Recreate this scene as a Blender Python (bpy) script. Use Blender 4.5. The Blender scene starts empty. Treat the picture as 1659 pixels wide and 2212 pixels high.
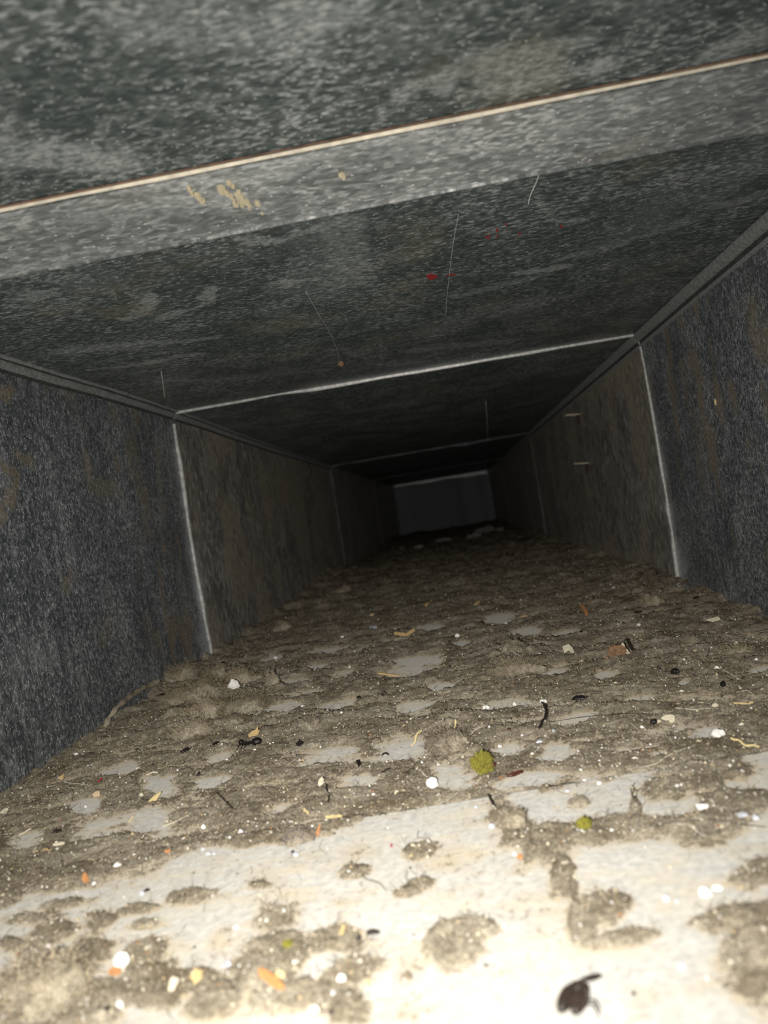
import bpy, bmesh, math, random
import numpy as np
from mathutils import Matrix, Vector

S = bpy.context.scene
COL = S.collection
# ------------------------------------------------------------------ camera, world, flash, exposure
FPX, CX, CY = 1790.0, 829.5, 1106.0            # focal length and centre in pixels of the 1659x2212 frame
YAW, PIT, ROLL = 0.0798, 0.0038, -0.1624
CAM = np.array([0.0, 0.0, 0.0974])
def cam_axes():
    r = np.array([math.cos(YAW), math.sin(YAW), 0]); fw = np.array([-math.sin(YAW), math.cos(YAW), 0]); u = np.array([0, 0, 1.0])
    f2 = fw * math.cos(PIT) + u * math.sin(PIT); u2 = u * math.cos(PIT) - fw * math.sin(PIT)
    return r * math.cos(ROLL) + u2 * math.sin(ROLL), u2 * math.cos(ROLL) - r * math.sin(ROLL), f2
RGT, UPV, FWD = cam_axes()
cd = bpy.data.cameras.new('phone_camera'); cam = bpy.data.objects.new('phone_camera', cd); COL.objects.link(cam)
cam.matrix_world = Matrix(((RGT[0], UPV[0], -FWD[0], CAM[0]), (RGT[1], UPV[1], -FWD[1], CAM[1]), (RGT[2], UPV[2], -FWD[2], CAM[2]), (0, 0, 0, 1)))
cd.sensor_fit = 'VERTICAL'; cd.sensor_height = 4.8; cd.sensor_width = 3.6
cd.lens = FPX / 2212 * 4.8
cd.clip_start = 0.005; cd.clip_end = 20
cd.dof.use_dof = True; cd.dof.focus_distance = 0.43; cd.dof.aperture_fstop = 2.0
S.camera = cam
W = bpy.data.worlds.new('World'); S.world = W; W.use_nodes = True
W.node_tree.nodes['Background'].inputs[0].default_value = (0.9, 0.95, 1, 1)
W.node_tree.nodes['Background'].inputs[1].default_value = 0.004
# the phone's LED flash, just left of and below the lens
FLASH = CAM - RGT * 0.014 - UPV * 0.007
ld = bpy.data.lights.new('phone_flash', 'AREA'); ld.shape = 'DISK'; ld.size = 0.006; ld.energy = 0.79
ld.color = (1.0, 0.965, 0.90); ld.spread = math.radians(112)
fl = bpy.data.objects.new('phone_flash', ld); COL.objects.link(fl)
m = cam.matrix_world.copy(); m.translation = Vector(FLASH); fl.matrix_world = m
S.view_settings.view_transform = 'Standard'; S.view_settings.look = 'None'
S.view_settings.gamma = 1.0; S.view_settings.use_curve_mapping = False; S.view_settings.exposure = 0.0

S.cycles.max_bounces = 4; S.cycles.diffuse_bounces = 2; S.cycles.glossy_bounces = 2; S.cycles.transmission_bounces = 0; S.cycles.transparent_max_bounces = 6; S.cycles.adaptive_threshold = 0.03
# ------------------------------------------------------------------ the duct's measures (metres)
XL, XR, ZC = -0.2239, 0.1761, 0.2117
J = [-0.30, 0.2514, 0.7005, 1.634, 2.568, 3.43]       # cross joints of the duct sections, last: end plate
def ray(px, py):
    d = RGT * (px - CX) / FPX - UPV * (py - CY) / FPX + FWD
    return d
def on_z(px, py, z):
    d = ray(px, py); t = (z - CAM[2]) / d[2]; return CAM + d * t
def on_x(px, py, x):
    d = ray(px, py); t = (x - CAM[0]) / d[0]; return CAM + d * t
_a = on_z(915, 1746, 0); _b = on_z(1640, 1628, 0)
SEAM_B = (_b[1] - _a[1]) / (_b[0] - _a[0]); SEAM_A = _a[1] - SEAM_B * _a[0]
def seam_y(x): return SEAM_A + SEAM_B * x

# ------------------------------------------------------------------ noise
def _h(ix, iy, s):
    n = (ix.astype(np.int64) * 374761393 + iy.astype(np.int64) * 668265263 + s * 974711) & 0x7fffffff
    n = ((n ^ (n >> 13)) * 1274126177) & 0x7fffffff
    n = ((n ^ (n >> 15)) * 2246822519) & 0x7fffffff
    return ((n ^ (n >> 11)) & 0xffff) / 32767.5 - 1
def vnoise(x, y, s=0):
    x0 = np.floor(x); y0 = np.floor(y); fx = x - x0; fy = y - y0
    fx = fx * fx * (3 - 2 * fx); fy = fy * fy * (3 - 2 * fy)
    a = _h(x0, y0, s); b = _h(x0 + 1, y0, s); c = _h(x0, y0 + 1, s); d = _h(x0 + 1, y0 + 1, s)
    return (a + (b - a) * fx) * (1 - fy) + (c + (d - c) * fx) * fy
def fbm(x, y, sc, oc=4, s=0, rough=0.5):
    x = np.asarray(x, float) * sc; y = np.asarray(y, float) * sc; v = 0; a = 1.0; t = 0
    for k in range(oc):
        v = v + a * vnoise(x + 17.3 * k, y - 9.1 * k, s + k * 31); t += a; a *= rough; x = x * 2.03; y = y * 2.03
    return v / t * 1.5
def sstep(a, b, x):
    t = np.clip((x - a) / (b - a), 0, 1); return t * t * (3 - 2 * t)

# ------------------------------------------------------------------ node helpers
def new_mat(name):
    m = bpy.data.materials.new(name); m.use_nodes = True
    nt = m.node_tree; return m, nt, nt.nodes['Principled BSDF']
def N(nt, typ, **kw):
    n = nt.nodes.new(typ)
    for k, v in kw.items():
        if k.startswith('i_'):
            key = k[2:]; n.inputs[int(key) if key.isdigit() else key].default_value = v
        else: setattr(n, k, v)
    return n
def ramp(nt, fac, stops):
    r = nt.nodes.new('ShaderNodeValToRGB'); e = r.color_ramp.elements
    while len(e) < len(stops): e.new(0.5)
    for q, (p, c) in zip(e, stops): q.position = p; q.color = (*c, 1) if len(c) == 3 else c
    nt.links.new(fac, r.inputs[0]); return r.outputs[0]
def g(v): return (v, v, v)
def mixc(nt, fac, a, b, mode='MIX'):
    n = nt.nodes.new('ShaderNodeMix'); n.data_type = 'RGBA'; n.blend_type = mode
    for s, v in ((0, fac), (6, a), (7, b)):
        if hasattr(v, 'is_linked'): nt.links.new(v, n.inputs[s])
        else: n.inputs[s].default_value = v if s == 0 else ((*v, 1) if len(v) == 3 else v)
    return n.outputs[2]
DIM = ['3D']
def coords(nt, scale=(1, 1, 1), turn=False):
    t = N(nt, 'ShaderNodeTexCoord'); mp = N(nt, 'ShaderNodeMapping'); mp.inputs['Scale'].default_value = scale
    if turn: mp.inputs['Rotation'].default_value = (0, math.pi / 2, 0)
    nt.links.new(t.outputs['Object'], mp.inputs[0]); return mp.outputs[0]
def noise(nt, co, sc, det=4, rough=0.55):
    n = N(nt, 'ShaderNodeTexNoise'); n.noise_dimensions = DIM[0]; n.inputs['Scale'].default_value = sc; n.inputs['Detail'].default_value = det; n.inputs['Roughness'].default_value = rough
    nt.links.new(co, n.inputs['Vector']); return n.outputs[0]
def voro(nt, co, sc, rnd=1.0):
    n = N(nt, 'ShaderNodeTexVoronoi'); n.voronoi_dimensions = DIM[0]; n.inputs['Scale'].default_value = sc
    nt.links.new(co, n.inputs['Vector']); return n
def attr(nt, name):
    n = N(nt, 'ShaderNodeAttribute'); n.attribute_name = name; return n
def bump(nt, bs, h, strength, dist):
    b = N(nt, 'ShaderNodeBump'); b.inputs['Strength'].default_value = strength; b.inputs['Distance'].default_value = dist
    nt.links.new(h, b.inputs['Height']); nt.links.new(b.outputs[0], bs.inputs['Normal']); return b

def galvanised(name, lo, mid, hi, spangle=420, stretch=(1, 1, 1), metallic=0.35, rough=0.42, brown=(0.21, 0.172, 0.112), bumpd=0.0006, spark=0.9, upright=False):
    m, nt, bs = new_mat(name); DIM[0] = '2D'
    co = coords(nt, stretch, upright); plain = coords(nt, (.7, 1, .8), upright)
    v = voro(nt, co, spangle * 0.9); vs = N(nt, 'ShaderNodeSeparateColor'); nt.links.new(v.outputs['Color'], vs.inputs[0])
    n1 = noise(nt, co, spangle * 0.9, 2, 0.6); n2 = noise(nt, plain, 22, 5, 0.62)
    mul = N(nt, 'ShaderNodeMath', operation='MULTIPLY'); nt.links.new(vs.outputs[0], mul.inputs[0]); nt.links.new(n1, mul.inputs[1])
    add = N(nt, 'ShaderNodeMath', operation='MULTIPLY_ADD'); nt.links.new(n2, add.inputs[0]); add.inputs[1].default_value = 0.55; nt.links.new(mul.outputs[0], add.inputs[2])
    c = ramp(nt, add.outputs[0], [(0.30, lo), (0.64, mid), (0.92, hi)])
    # pale and dark zinc crystals in clusters
    clu = ramp(nt, n2, [(.42, g(.10)), (.68, g(1))])
    fk = mixc(nt, 1.0, ramp(nt, v.outputs['Distance'], [(0.12, g(1)), (0.5, g(0))]), ramp(nt, vs.outputs[2], [(.70, g(0)), (.97, g(1))]), 'MULTIPLY')
    c = mixc(nt, mixc(nt, 1.0, fk, clu, 'MULTIPLY'), c, tuple(x * 1.45 for x in hi))
    dk = mixc(nt, 1.0, ramp(nt, v.outputs['Distance'], [(0.2, g(1)), (0.6, g(0))]), ramp(nt, vs.outputs[2], [(.05, g(.7)), (.35, g(0))]), 'MULTIPLY')
    c = mixc(nt, dk, c, tuple(x * .7 for x in lo))
    # fine bright facets
    v2 = voro(nt, co, spangle * 1.5); v2s = N(nt, 'ShaderNodeSeparateColor'); nt.links.new(v2.outputs['Color'], v2s.inputs[0])
    dm = ramp(nt, v2.outputs['Distance'], [(0.10, g(1)), (0.30, g(0))])
    sel = ramp(nt, v2s.outputs[1], [(spark, g(0)), (min(spark + 0.06, 1), g(1))])
    c = mixc(nt, mixc(nt, 1.0, dm, sel, 'MULTIPLY'), c, tuple(min(.95, x * 2.9) for x in hi))
    fl_ = ramp(nt, n1, [(.38, g(.3)), (.58, g(1))])
    c = mixc(nt, mixc(nt, 1.0, attr(nt, 'smudge').outputs['Color'], fl_, 'MULTIPLY'), c, tuple(x * 1.25 for x in hi))
    c = mixc(nt, mixc(nt, 1.0, attr(nt, 'brown').outputs['Color'], fl_, 'MULTIPLY'), c, brown)
    nt.links.new(c, bs.inputs['Base Color'])
    bs.inputs['Metallic'].default_value = metallic; bs.inputs['Diffuse Roughness'].default_value = 1.0
    bs.inputs['Roughness'].default_value = rough
    bump(nt, bs, n1, 1.0, bumpd); DIM[0] = '3D'
    return m
M = {}
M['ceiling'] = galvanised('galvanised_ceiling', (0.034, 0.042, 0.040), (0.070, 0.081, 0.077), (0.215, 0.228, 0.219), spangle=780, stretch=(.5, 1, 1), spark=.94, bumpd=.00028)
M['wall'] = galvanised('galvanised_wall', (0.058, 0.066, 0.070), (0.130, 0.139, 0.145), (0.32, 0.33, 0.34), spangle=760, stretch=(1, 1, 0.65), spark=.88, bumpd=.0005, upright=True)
M['wall_far'] = galvanised('dusty_wall', (0.10, 0.10, 0.095), (0.20, 0.195, 0.18), (0.34, 0.33, 0.31), spangle=260, stretch=(1, 1, .5), brown=(0.30, 0.262, 0.195), spark=.97, upright=True)
M['strip'] = galvanised('galvanised_strip', (0.105, 0.112, 0.110), (0.20, 0.207, 0.202), (0.36, 0.37, 0.36), spangle=620, stretch=(.5, 1, 1), spark=.95, bumpd=.0004)
M['end'] = galvanised('galvanised_end', (0.30, 0.31, 0.34), (0.42, 0.43, 0.46), (0.5, 0.51, 0.53), spangle=9, metallic=0.0, rough=0.7, spark=.999, upright=False, stretch=(1, 0, 1))

def simple(name, col, rough=0.8, metallic=0.0, var=0.25, sc=900, bumpd=0.0, spec=0.3, alpha=1.0):
    m, nt, bs = new_mat(name); co = coords(nt); n = noise(nt, co, sc, 4, 0.6)
    c = ramp(nt, n, [(0.25, tuple(x * (1 - var) for x in col)), (0.75, tuple(min(1, x * (1 + var)) for x in col))])
    nt.links.new(c, bs.inputs['Base Color'])
    bs.inputs['Roughness'].default_value = rough; bs.inputs['Metallic'].default_value = metallic
    bs.inputs['Specular IOR Level'].default_value = spec; bs.inputs['Diffuse Roughness'].default_value = 1.0
    if bumpd: bump(nt, bs, n, 1.0, bumpd)
    return m
M['edge'] = simple('raw_zinc_edge', (0.62, 0.62, 0.60), 0.4, 0.25, 0.45, 260)
M['dull_edge'] = simple('dull_zinc_edge', (0.115, 0.115, 0.125), 0.5, 0.2, 0.6, 40)
M['cream_edge'] = simple('cream_sealant_edge', (0.46, 0.415, 0.335), 0.5, 0.0, 0.3, 200)
M['rust'] = simple('rusty_edge', (0.12, 0.075, 0.050), 0.8, 0, 0.5, 160)
M['lock'] = simple('lock_seam_metal', (0.155, 0.16, 0.155), 0.55, 0.2, 0.45, 350, 0.0003)
M['groove'] = simple('seam_shade', (0.030, 0.030, 0.028), 0.95, 0, .5, 300)  # near-black colour standing in for shade in the seam grooves
M['tab'] = simple('tab_metal', (0.62, 0.55, 0.42), 0.5, 0.1, 0.3, 300)
M['tab_root'] = simple('dark_tab_root', (0.07, 0.052, 0.035), 0.9)
M['dustlump'] = simple('pale_dust', (0.30, 0.285, 0.26), 0.95, 0, .4, 120, .003)
M['tan_mark'] = simple('tan_scuff', (0.27, 0.235, 0.155), 0.9)
M['red_mark'] = simple('red_spatter', (0.13, 0.012, 0.010), 0.8)
M['scratch_and_reflection'] = simple('pale_scratch_and_reflection', (0.30, 0.31, 0.30), 0.5)  # shared by the scratches, the cobwebs and the painted joint reflection
M['white'] = simple('white_chip', (0.86, 0.84, 0.80), 0.9, 0, 0.06, 1500, 0.0004)
M['cream'] = simple('cream_chip', (0.66, 0.60, 0.46), 0.9, 0, 0.15, 1500, 0.0003)
M['lilac'] = simple('glassy_flake', (0.74, 0.76, 0.86), 0.18, 0.35, 0.25, 800, 0.0006, 0.8)
M['tan'] = simple('tan_wood', (0.58, 0.42, 0.20), 0.85, 0, 0.3, 1100, 0.0003)
M['yellow'] = simple('straw', (0.66, 0.54, 0.28), 0.8, 0, 0.2, 900)
M['orange'] = simple('orange_wood', (0.46, 0.22, 0.085), 0.85, 0, 0.35, 900, 0.0003)
M['peach'] = simple('peach_flake', (0.62, 0.46, 0.30), 0.85, 0, 0.15, 900)
M['black'] = simple('black_shell', (0.014, 0.011, 0.010), 0.35, 0, 0.5, 900, 0.0003, 0.5)
M['dark'] = simple('dark_brown_shell', (0.030, 0.021, 0.016), 0.4, 0, 0.5, 900, 0.0003, 0.5)
M['maroon'] = simple('red_brown_shell', (0.075, 0.025, 0.016), 0.2, 0, 0.4, 700, 0.0, 0.7)
M['moss'] = simple('moss_green', (0.20, 0.18, 0.030), 0.8, 0, 0.65, 1400, 0.0010)
M['rustlump'] = simple('rusty_crumb', (0.26, 0.155, 0.09), 0.95, 0, 0.5, 700, 0.0008)
M['red'] = simple('red_fibre', (0.32, 0.03, 0.05), 0.8)
M['hair_pale'] = simple('pale_hair', (0.62, 0.57, 0.47), 0.6)
M['hair_dark'] = simple('dark_hair', (0.035, 0.028, 0.022), 0.6)
M['grey_shell'] = simple('grey_shell', (0.20, 0.19, 0.16), 0.5)

def lint_material(name='grey_brown_lint', feather=False):
    m, nt, bs = new_mat(name); co = coords(nt); DIM[0] = '2D' if feather else '3D'
    a = noise(nt, co, 45, 4, 0.65); b = noise(nt, co, 1300, 3, 0.8); d = noise(nt, co, 210, 3, 0.65)
    c = ramp(nt, a, [(0.30, (0.165, 0.135, 0.091)), (0.5, (0.272, 0.234, 0.172)), (0.68, (0.410, 0.362, 0.280))])
    c = mixc(nt, 0.85, c, ramp(nt, b, [(0.30, g(0.42)), (0.5, g(0.98)), (0.70, g(1.55))]), 'MULTIPLY')
    c = mixc(nt, 0.6, c, ramp(nt, d, [(0.32, g(0.62)), (0.66, g(1.3))]), 'MULTIPLY')
    nt.links.new(c, bs.inputs['Base Color']); bs.inputs['Roughness'].default_value = 1; bs.inputs['Specular IOR Level'].default_value = 0.05
    bs.inputs['Diffuse Roughness'].default_value = 1.0
    mm = N(nt, 'ShaderNodeMath', operation='MULTIPLY_ADD'); nt.links.new(d, mm.inputs[0]); mm.inputs[1].default_value = 1.6; nt.links.new(b, mm.inputs[2])
    bump(nt, bs, mm.outputs[0], 1.0, 0.0007)
    if feather:   # loose fibres thin out towards the rim of a patch, with gaps that show the metal
        h = N(nt, 'ShaderNodeMapRange'); nt.links.new(noise(nt, co, 1500, 2, 0.7), h.inputs[0]); h.inputs[1].default_value = .3; h.inputs[2].default_value = .7
        h2 = N(nt, 'ShaderNodeMapRange'); nt.links.new(noise(nt, co, 320, 2, 0.6), h2.inputs[0]); h2.inputs[1].default_value = .3; h2.inputs[2].default_value = .7
        s1 = N(nt, 'ShaderNodeMath', operation='ADD'); nt.links.new(h.outputs[0], s1.inputs[0]); nt.links.new(h2.outputs[0], s1.inputs[1])
        s2 = N(nt, 'ShaderNodeMath', operation='MULTIPLY_ADD'); nt.links.new(attr(nt, 'cover').outputs['Fac'], s2.inputs[0]); s2.inputs[1].default_value = 2.6; nt.links.new(s1.outputs[0], s2.inputs[2])
        al = N(nt, 'ShaderNodeMapRange'); nt.links.new(s2.outputs[0], al.inputs[0]); al.inputs[1].default_value = 2.0; al.inputs[2].default_value = 2.5
        nt.links.new(al.outputs[0], bs.inputs['Alpha'])
    DIM[0] = '3D'; return m
M['lint_layer'] = lint_material('grey_brown_lint_layer', True)
M['lint'] = lint_material()
def colour_attr_material(name, rough=0.8):
    m, nt, bs = new_mat(name); nt.links.new(attr(nt, 'tone').outputs['Color'], bs.inputs['Base Color'])
    bs.inputs['Roughness'].default_value = rough; bs.inputs['Diffuse Roughness'].default_value = 1.0; return m
M['grit'] = colour_attr_material('mixed_grit'); M['fibre'] = colour_attr_material('mixed_fibre', 0.6)
def floor_material():
    m, nt, bs = new_mat('galvanised_floor'); co = coords(nt); DIM[0] = '2D'
    v = voro(nt, co, 330); vs = N(nt, 'ShaderNodeSeparateColor'); nt.links.new(v.outputs['Color'], vs.inputs[0])
    n = noise(nt, co, 420, 4, 0.65); n2 = noise(nt, coords(nt, (1, 2.2, 1)), 38, 5, 0.6)
    c = ramp(nt, n, [(0.3, (0.35, 0.345, 0.328)), (0.52, (0.43, 0.422, 0.395)), (0.7, (0.49, 0.48, 0.445))])
    c = mixc(nt, 0.25, c, ramp(nt, vs.outputs[0], [(0, g(0.7)), (1, g(1.15))]), 'MULTIPLY')
    c = mixc(nt, ramp(nt, n2, [(0.5, g(0)), (0.74, g(0.55))]), c, (0.50, 0.43, 0.31))
    c = mixc(nt, attr(nt, 'dusty').outputs['Fac'], c, (0.40, 0.335, 0.235))
    nt.links.new(c, bs.inputs['Base Color']); bs.inputs['Roughness'].default_value = 0.62; bs.inputs['Metallic'].default_value = 0.0
    bs.inputs['Specular IOR Level'].default_value = 0.25; bs.inputs['Diffuse Roughness'].default_value = 1.0
    bump(nt, bs, n, 0.8, 0.0003); DIM[0] = '3D'; return m
M['floor'] = floor_material()

# ------------------------------------------------------------------ mesh helpers
def link(o, parent=None):
    COL.objects.link(o)
    if parent is not None: o.parent = parent
    return o
def mesh_obj(name, verts, faces, mat, parent=None, smooth=False):
    me = bpy.data.meshes.new(name); me.from_pydata([tuple(map(float, v)) for v in verts], [], faces); me.update()
    me.materials.append(mat)
    if smooth: me.polygons.foreach_set('use_smooth', [True] * len(me.polygons))
    return link(bpy.data.objects.new(name, me), parent)
def bulk_mesh(name, V, F, mat, parent=None, smooth=False):
    """V (n,3), F (k,3 or 4) numpy arrays"""
    me = bpy.data.meshes.new(name); n, k = len(V), F.shape[1]
    me.vertices.add(n); me.vertices.foreach_set('co', np.asarray(V, np.float32).ravel())
    me.loops.add(F.size); me.loops.foreach_set('vertex_index', F.astype(np.int32).ravel())
    me.polygons.add(len(F)); me.polygons.foreach_set('loop_start', np.arange(0, F.size, k, dtype=np.int32))
    if smooth: me.polygons.foreach_set('use_smooth', np.ones(len(F), bool))
    me.update(calc_edges=True); me.validate(); me.materials.append(mat)
    return link(bpy.data.objects.new(name, me), parent)
def grid_faces(nr, nc):
    i = np.arange((nr - 1) * (nc - 1)); r, c = i // (nc - 1), i % (nc - 1); a = r * nc + c
    return np.stack([a, a + 1, a + nc + 1, a + nc], 1)
def set_attr(o, name, vals):
    a = o.data.attributes.new(name, 'FLOAT', 'POINT'); a.data.foreach_set('value', np.asarray(vals, np.float32).ravel())
def set_tone(o, cols):
    a = o.data.attributes.new('tone', 'FLOAT_COLOR', 'POINT'); c = np.ones((len(cols), 4), np.float32); c[:, :3] = cols; a.data.foreach_set('color', c.ravel())
def empty(name, loc=(0, 0, 0)):
    o = bpy.data.objects.new(name, None); o.location = loc; o.empty_display_size = 0.01; return link(o)
def tag(o, label, cat, group=None, kind=None):
    o['label'] = label; o['category'] = cat
    if group: o['group'] = group
    if kind: o['kind'] = kind
    return o
def structure(name, label):
    o = empty(name); o['kind'] = 'structure'; o['label'] = label; return o
def tube_arrays(pts, radii, sides=5):
    pts = np.asarray(pts, float); n = len(pts); T = np.gradient(pts, axis=0); T /= np.linalg.norm(T, axis=1)[:, None] + 1e-12
    ref = np.array([0.13, 0.21, 0.97]); A = np.cross(T, ref); A /= np.linalg.norm(A, axis=1)[:, None] + 1e-9; B = np.cross(T, A)
    rr = np.broadcast_to(np.asarray(radii, float), (n,)); V = []
    for k in range(sides):
        t = 2 * math.pi * k / sides; V.append(pts + (A * math.cos(t) + B * math.sin(t)) * rr[:, None])
    V = np.stack(V, 1).reshape(-1, 3); F = []
    for i in range(n - 1):
        for k in range(sides): F.append((i * sides + k, i * sides + (k + 1) % sides, (i + 1) * sides + (k + 1) % sides, (i + 1) * sides + k))
    F.append(tuple(range(sides))[::-1]); F.append(tuple(range((n - 1) * sides, n * sides)))
    return V, F
def tube(name, pts, radii, mat, parent=None, sides=6):
    V, F = tube_arrays(pts, radii, sides); return mesh_obj(name, V, F, mat, parent, True)
def smooth_path(P, n=24, jitter=0.0, rnd=None):
    P = np.asarray(P, float); d = np.r_[0, np.cumsum(np.linalg.norm(np.diff(P, axis=0), axis=1))]; t = np.linspace(0, d[-1], n)
    Q = np.stack([np.interp(t, d, P[:, k]) for k in range(3)], 1)
    for _ in range(3 if len(P) > 2 else 0): Q[1:-1] = (Q[:-2] + 2 * Q[1:-1] + Q[2:]) / 4
    if jitter and rnd is not None: Q[1:-1] += rnd.normal(0, jitter, (n - 2, 3)) * np.array([1, 1, .4])
    return Q

# ------------------------------------------------------------------ ceiling, walls, end plate
def zc(x, y, sec=0):
    """ceiling height: slightly higher in the left corner of the first joint, cross-broken in the far sections"""
    x = np.asarray(x, float); y = np.asarray(y, float)
    z = ZC + 0.0035 * np.clip((XR - x) / 0.4, 0, 1) * np.exp(-((y - 0.70) / 0.22) ** 2) + 0.0004 * fbm(x, y, 9, 2, 5)
    for k in (2, 3, 4):
        y0, y1 = J[k], J[k + 1]; u = np.abs((x - (XL + XR) / 2) / 0.2); v = np.abs((y - (y0 + y1) / 2) / ((y1 - y0) / 2))
        z = z - np.where((y > y0) & (y <= y1), 0.006 * np.clip(1 - np.maximum(u, v), 0, 1), 0)
    return z
def stroke(P, Q, pts, w, hardness=0.6):
    """coverage of a smear along a polyline pts of world (p,q) with half-width w, at points P,Q"""
    best = np.full(P.shape, 9.0)
    for (a, b), (c, d) in zip(pts[:-1], pts[1:]) if len(pts) > 1 else [(pts[0], (pts[0][0] + 1e-6, pts[0][1]))]:
        L2 = (c - a) ** 2 + (d - b) ** 2 + 1e-12; t = np.clip(((P - a) * (c - a) + (Q - b) * (d - b)) / L2, 0, 1)
        best = np.minimum(best, np.hypot(P - a - t * (c - a), Q - b - t * (d - b)) / w)
    return sstep(1.15, 1.15 - hardness, best)
CEIL_SMEARS = [  # pixels of the photo on the ceiling plane, half-width in metres, strength
    ([(325, 640), (318, 668), (275, 688)], .0040, .55), ([(456, 622), (447, 650), (402, 670), (330, 690)], .0032, .5), ([(40, 640), (110, 636)], .006, .4),
    ([(605, 615), (662, 606)], .005, .55), ([(1120, 590), (1215, 580)], .006, .6), ([(0, 345), (140, 345), (250, 360)], .010, .55), ([(0, 570), (180, 540)], .0014, .6),
    ([(880, 210), (960, 190)], .006, .5), ([(1010, 225), (1100, 205), (1330, 150)], .004, .6), ([(1020, 150), (1100, 130), (1230, 110)], .007, .4),
    ([(640, 50), (720, 40)], .012, .35), ([(330, 60), (640, 90)], .012, .25), ([(1560, 120), (1640, 90)], .008, .5), ([(520, 515), (600, 520)], .005, .5),
    ([(640, 500), (690, 490)], .004, .45), ([(730, 480), (760, 610)], .011, .30), ([(1560, 440), (1620, 425)], .007, .35), ([(200, 803), (345, 785), (432, 768)], .004, .5),
    ([(140, 760), (300, 745)], .008, .3), ([(330, 745), (470, 730)], .004, .45), ([(990, 640), (1160, 600)], .006, .25), ([(900, 760), (1010, 748), (1090, 742)], .012, .35),
    ([(1220, 560), (1330, 530), (1480, 480)], .006, .3), ([(1180, 480), (1260, 475)], .004, .3), ([(640, 858), (680, 852)], .004, .5), ([(430, 830), (700, 805)], .008, .15),
    ([(1070, 180), (1180, 165)], .006, .5), ([(1470, 160), (1600, 140)], .006, .35)]
def ceiling_panel(k, parent):
    y0, y1 = J[k], J[k + 1]
    dens = {0: (260, 260), 1: (320, 420), 2: (160, 220)}.get(k, (60, 60))
    xs = np.linspace(XL, XR, dens[0]); ys = np.linspace(y0, y1, dens[1]); Y, X = np.meshgrid(ys, xs, indexing='ij')
    Z = zc(X, np.clip(Y, y0 + 1e-6, y1)) + (0.0016 if k == 0 else 0)
    o = bulk_mesh('sheet_panel', np.stack([X, Y, Z], -1).reshape(-1, 3), grid_faces(dens[1], dens[0])[:, ::-1], M['ceiling'], parent, True)
    sm = np.zeros(X.shape)
    wob = 0.0025
    Xw = X + wob * fbm(X, Y, 160, 3, 3); Yw = Y + wob * 2 * fbm(X, Y, 160, 3, 8)
    if k < 3:
        for pts, w, s in CEIL_SMEARS:
            wp = [tuple(on_z(px, py, ZC)[:2]) for px, py in pts]
            st = stroke(Xw, Yw * 1.0, wp, w) * min(1, s * 1.45) * (0.6 + 0.4 * np.clip(0.5 + fbm(X, Y, 350, 3, 4) * 1.2, 0, 1)); sm = np.maximum(sm, st)
    sm = np.maximum(sm, 0.15 * sstep(0.25, 0.8, fbm(X, Y * 0.5, 30, 4, 21)))
    set_attr(o, 'smudge', sm); set_attr(o, 'brown', 0.25 * sstep(0.3, 0.9, fbm(X, Y, 22, 4, 77)))
    return o
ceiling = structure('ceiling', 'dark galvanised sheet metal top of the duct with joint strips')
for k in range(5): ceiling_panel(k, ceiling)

BROWN_L = [([(5, 845), (25, 850)], .006, .9), ([(0, 1010), (40, 1030), (25, 1080), (5, 1110)], .004, .8), ([(40, 985), (65, 995)], .004, .7), ([(190, 990), (200, 1050), (260, 1060)], .006, .55),
           ([(255, 1000), (258, 1012)], .005, .7), ([(155, 1235), (140, 1270)], .003, .6), ([(235, 1330), (225, 1390)], .006, .35), ([(340, 960), (352, 1100)], .006, .45), ([(440, 960), (520, 1200)], .02, .35), ([(290, 960), (320, 1150)], .012, .35)]
BROWN_R = [([(1620, 640), (1622, 720)], .004, .8), ([(1640, 770), (1659, 700)], .006, .8), ([(1470, 780), (1480, 860)], .008, .5), ([(1440, 800), (1450, 850)], .006, .6), ([(1400, 900), (1420, 1100)], .012, .45),
           ([(1500, 900), (1520, 1050)], .010, .4), ([(1645, 840), (1650, 900)], .006, .6), ([(1255, 905), (1265, 1000)], .012, .6), ([(1268, 1010), (1300, 1090), (1332, 1205)], .010, .85), ([(1310, 880), (1345, 1150)], .03, .3),
           ([(1190, 960), (1230, 1150)], .05, .35), ([(1385, 1165), (1388, 1175)], .008, 1.0), ([(1160, 1010), (1190, 1060)], .03, .4)]
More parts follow.
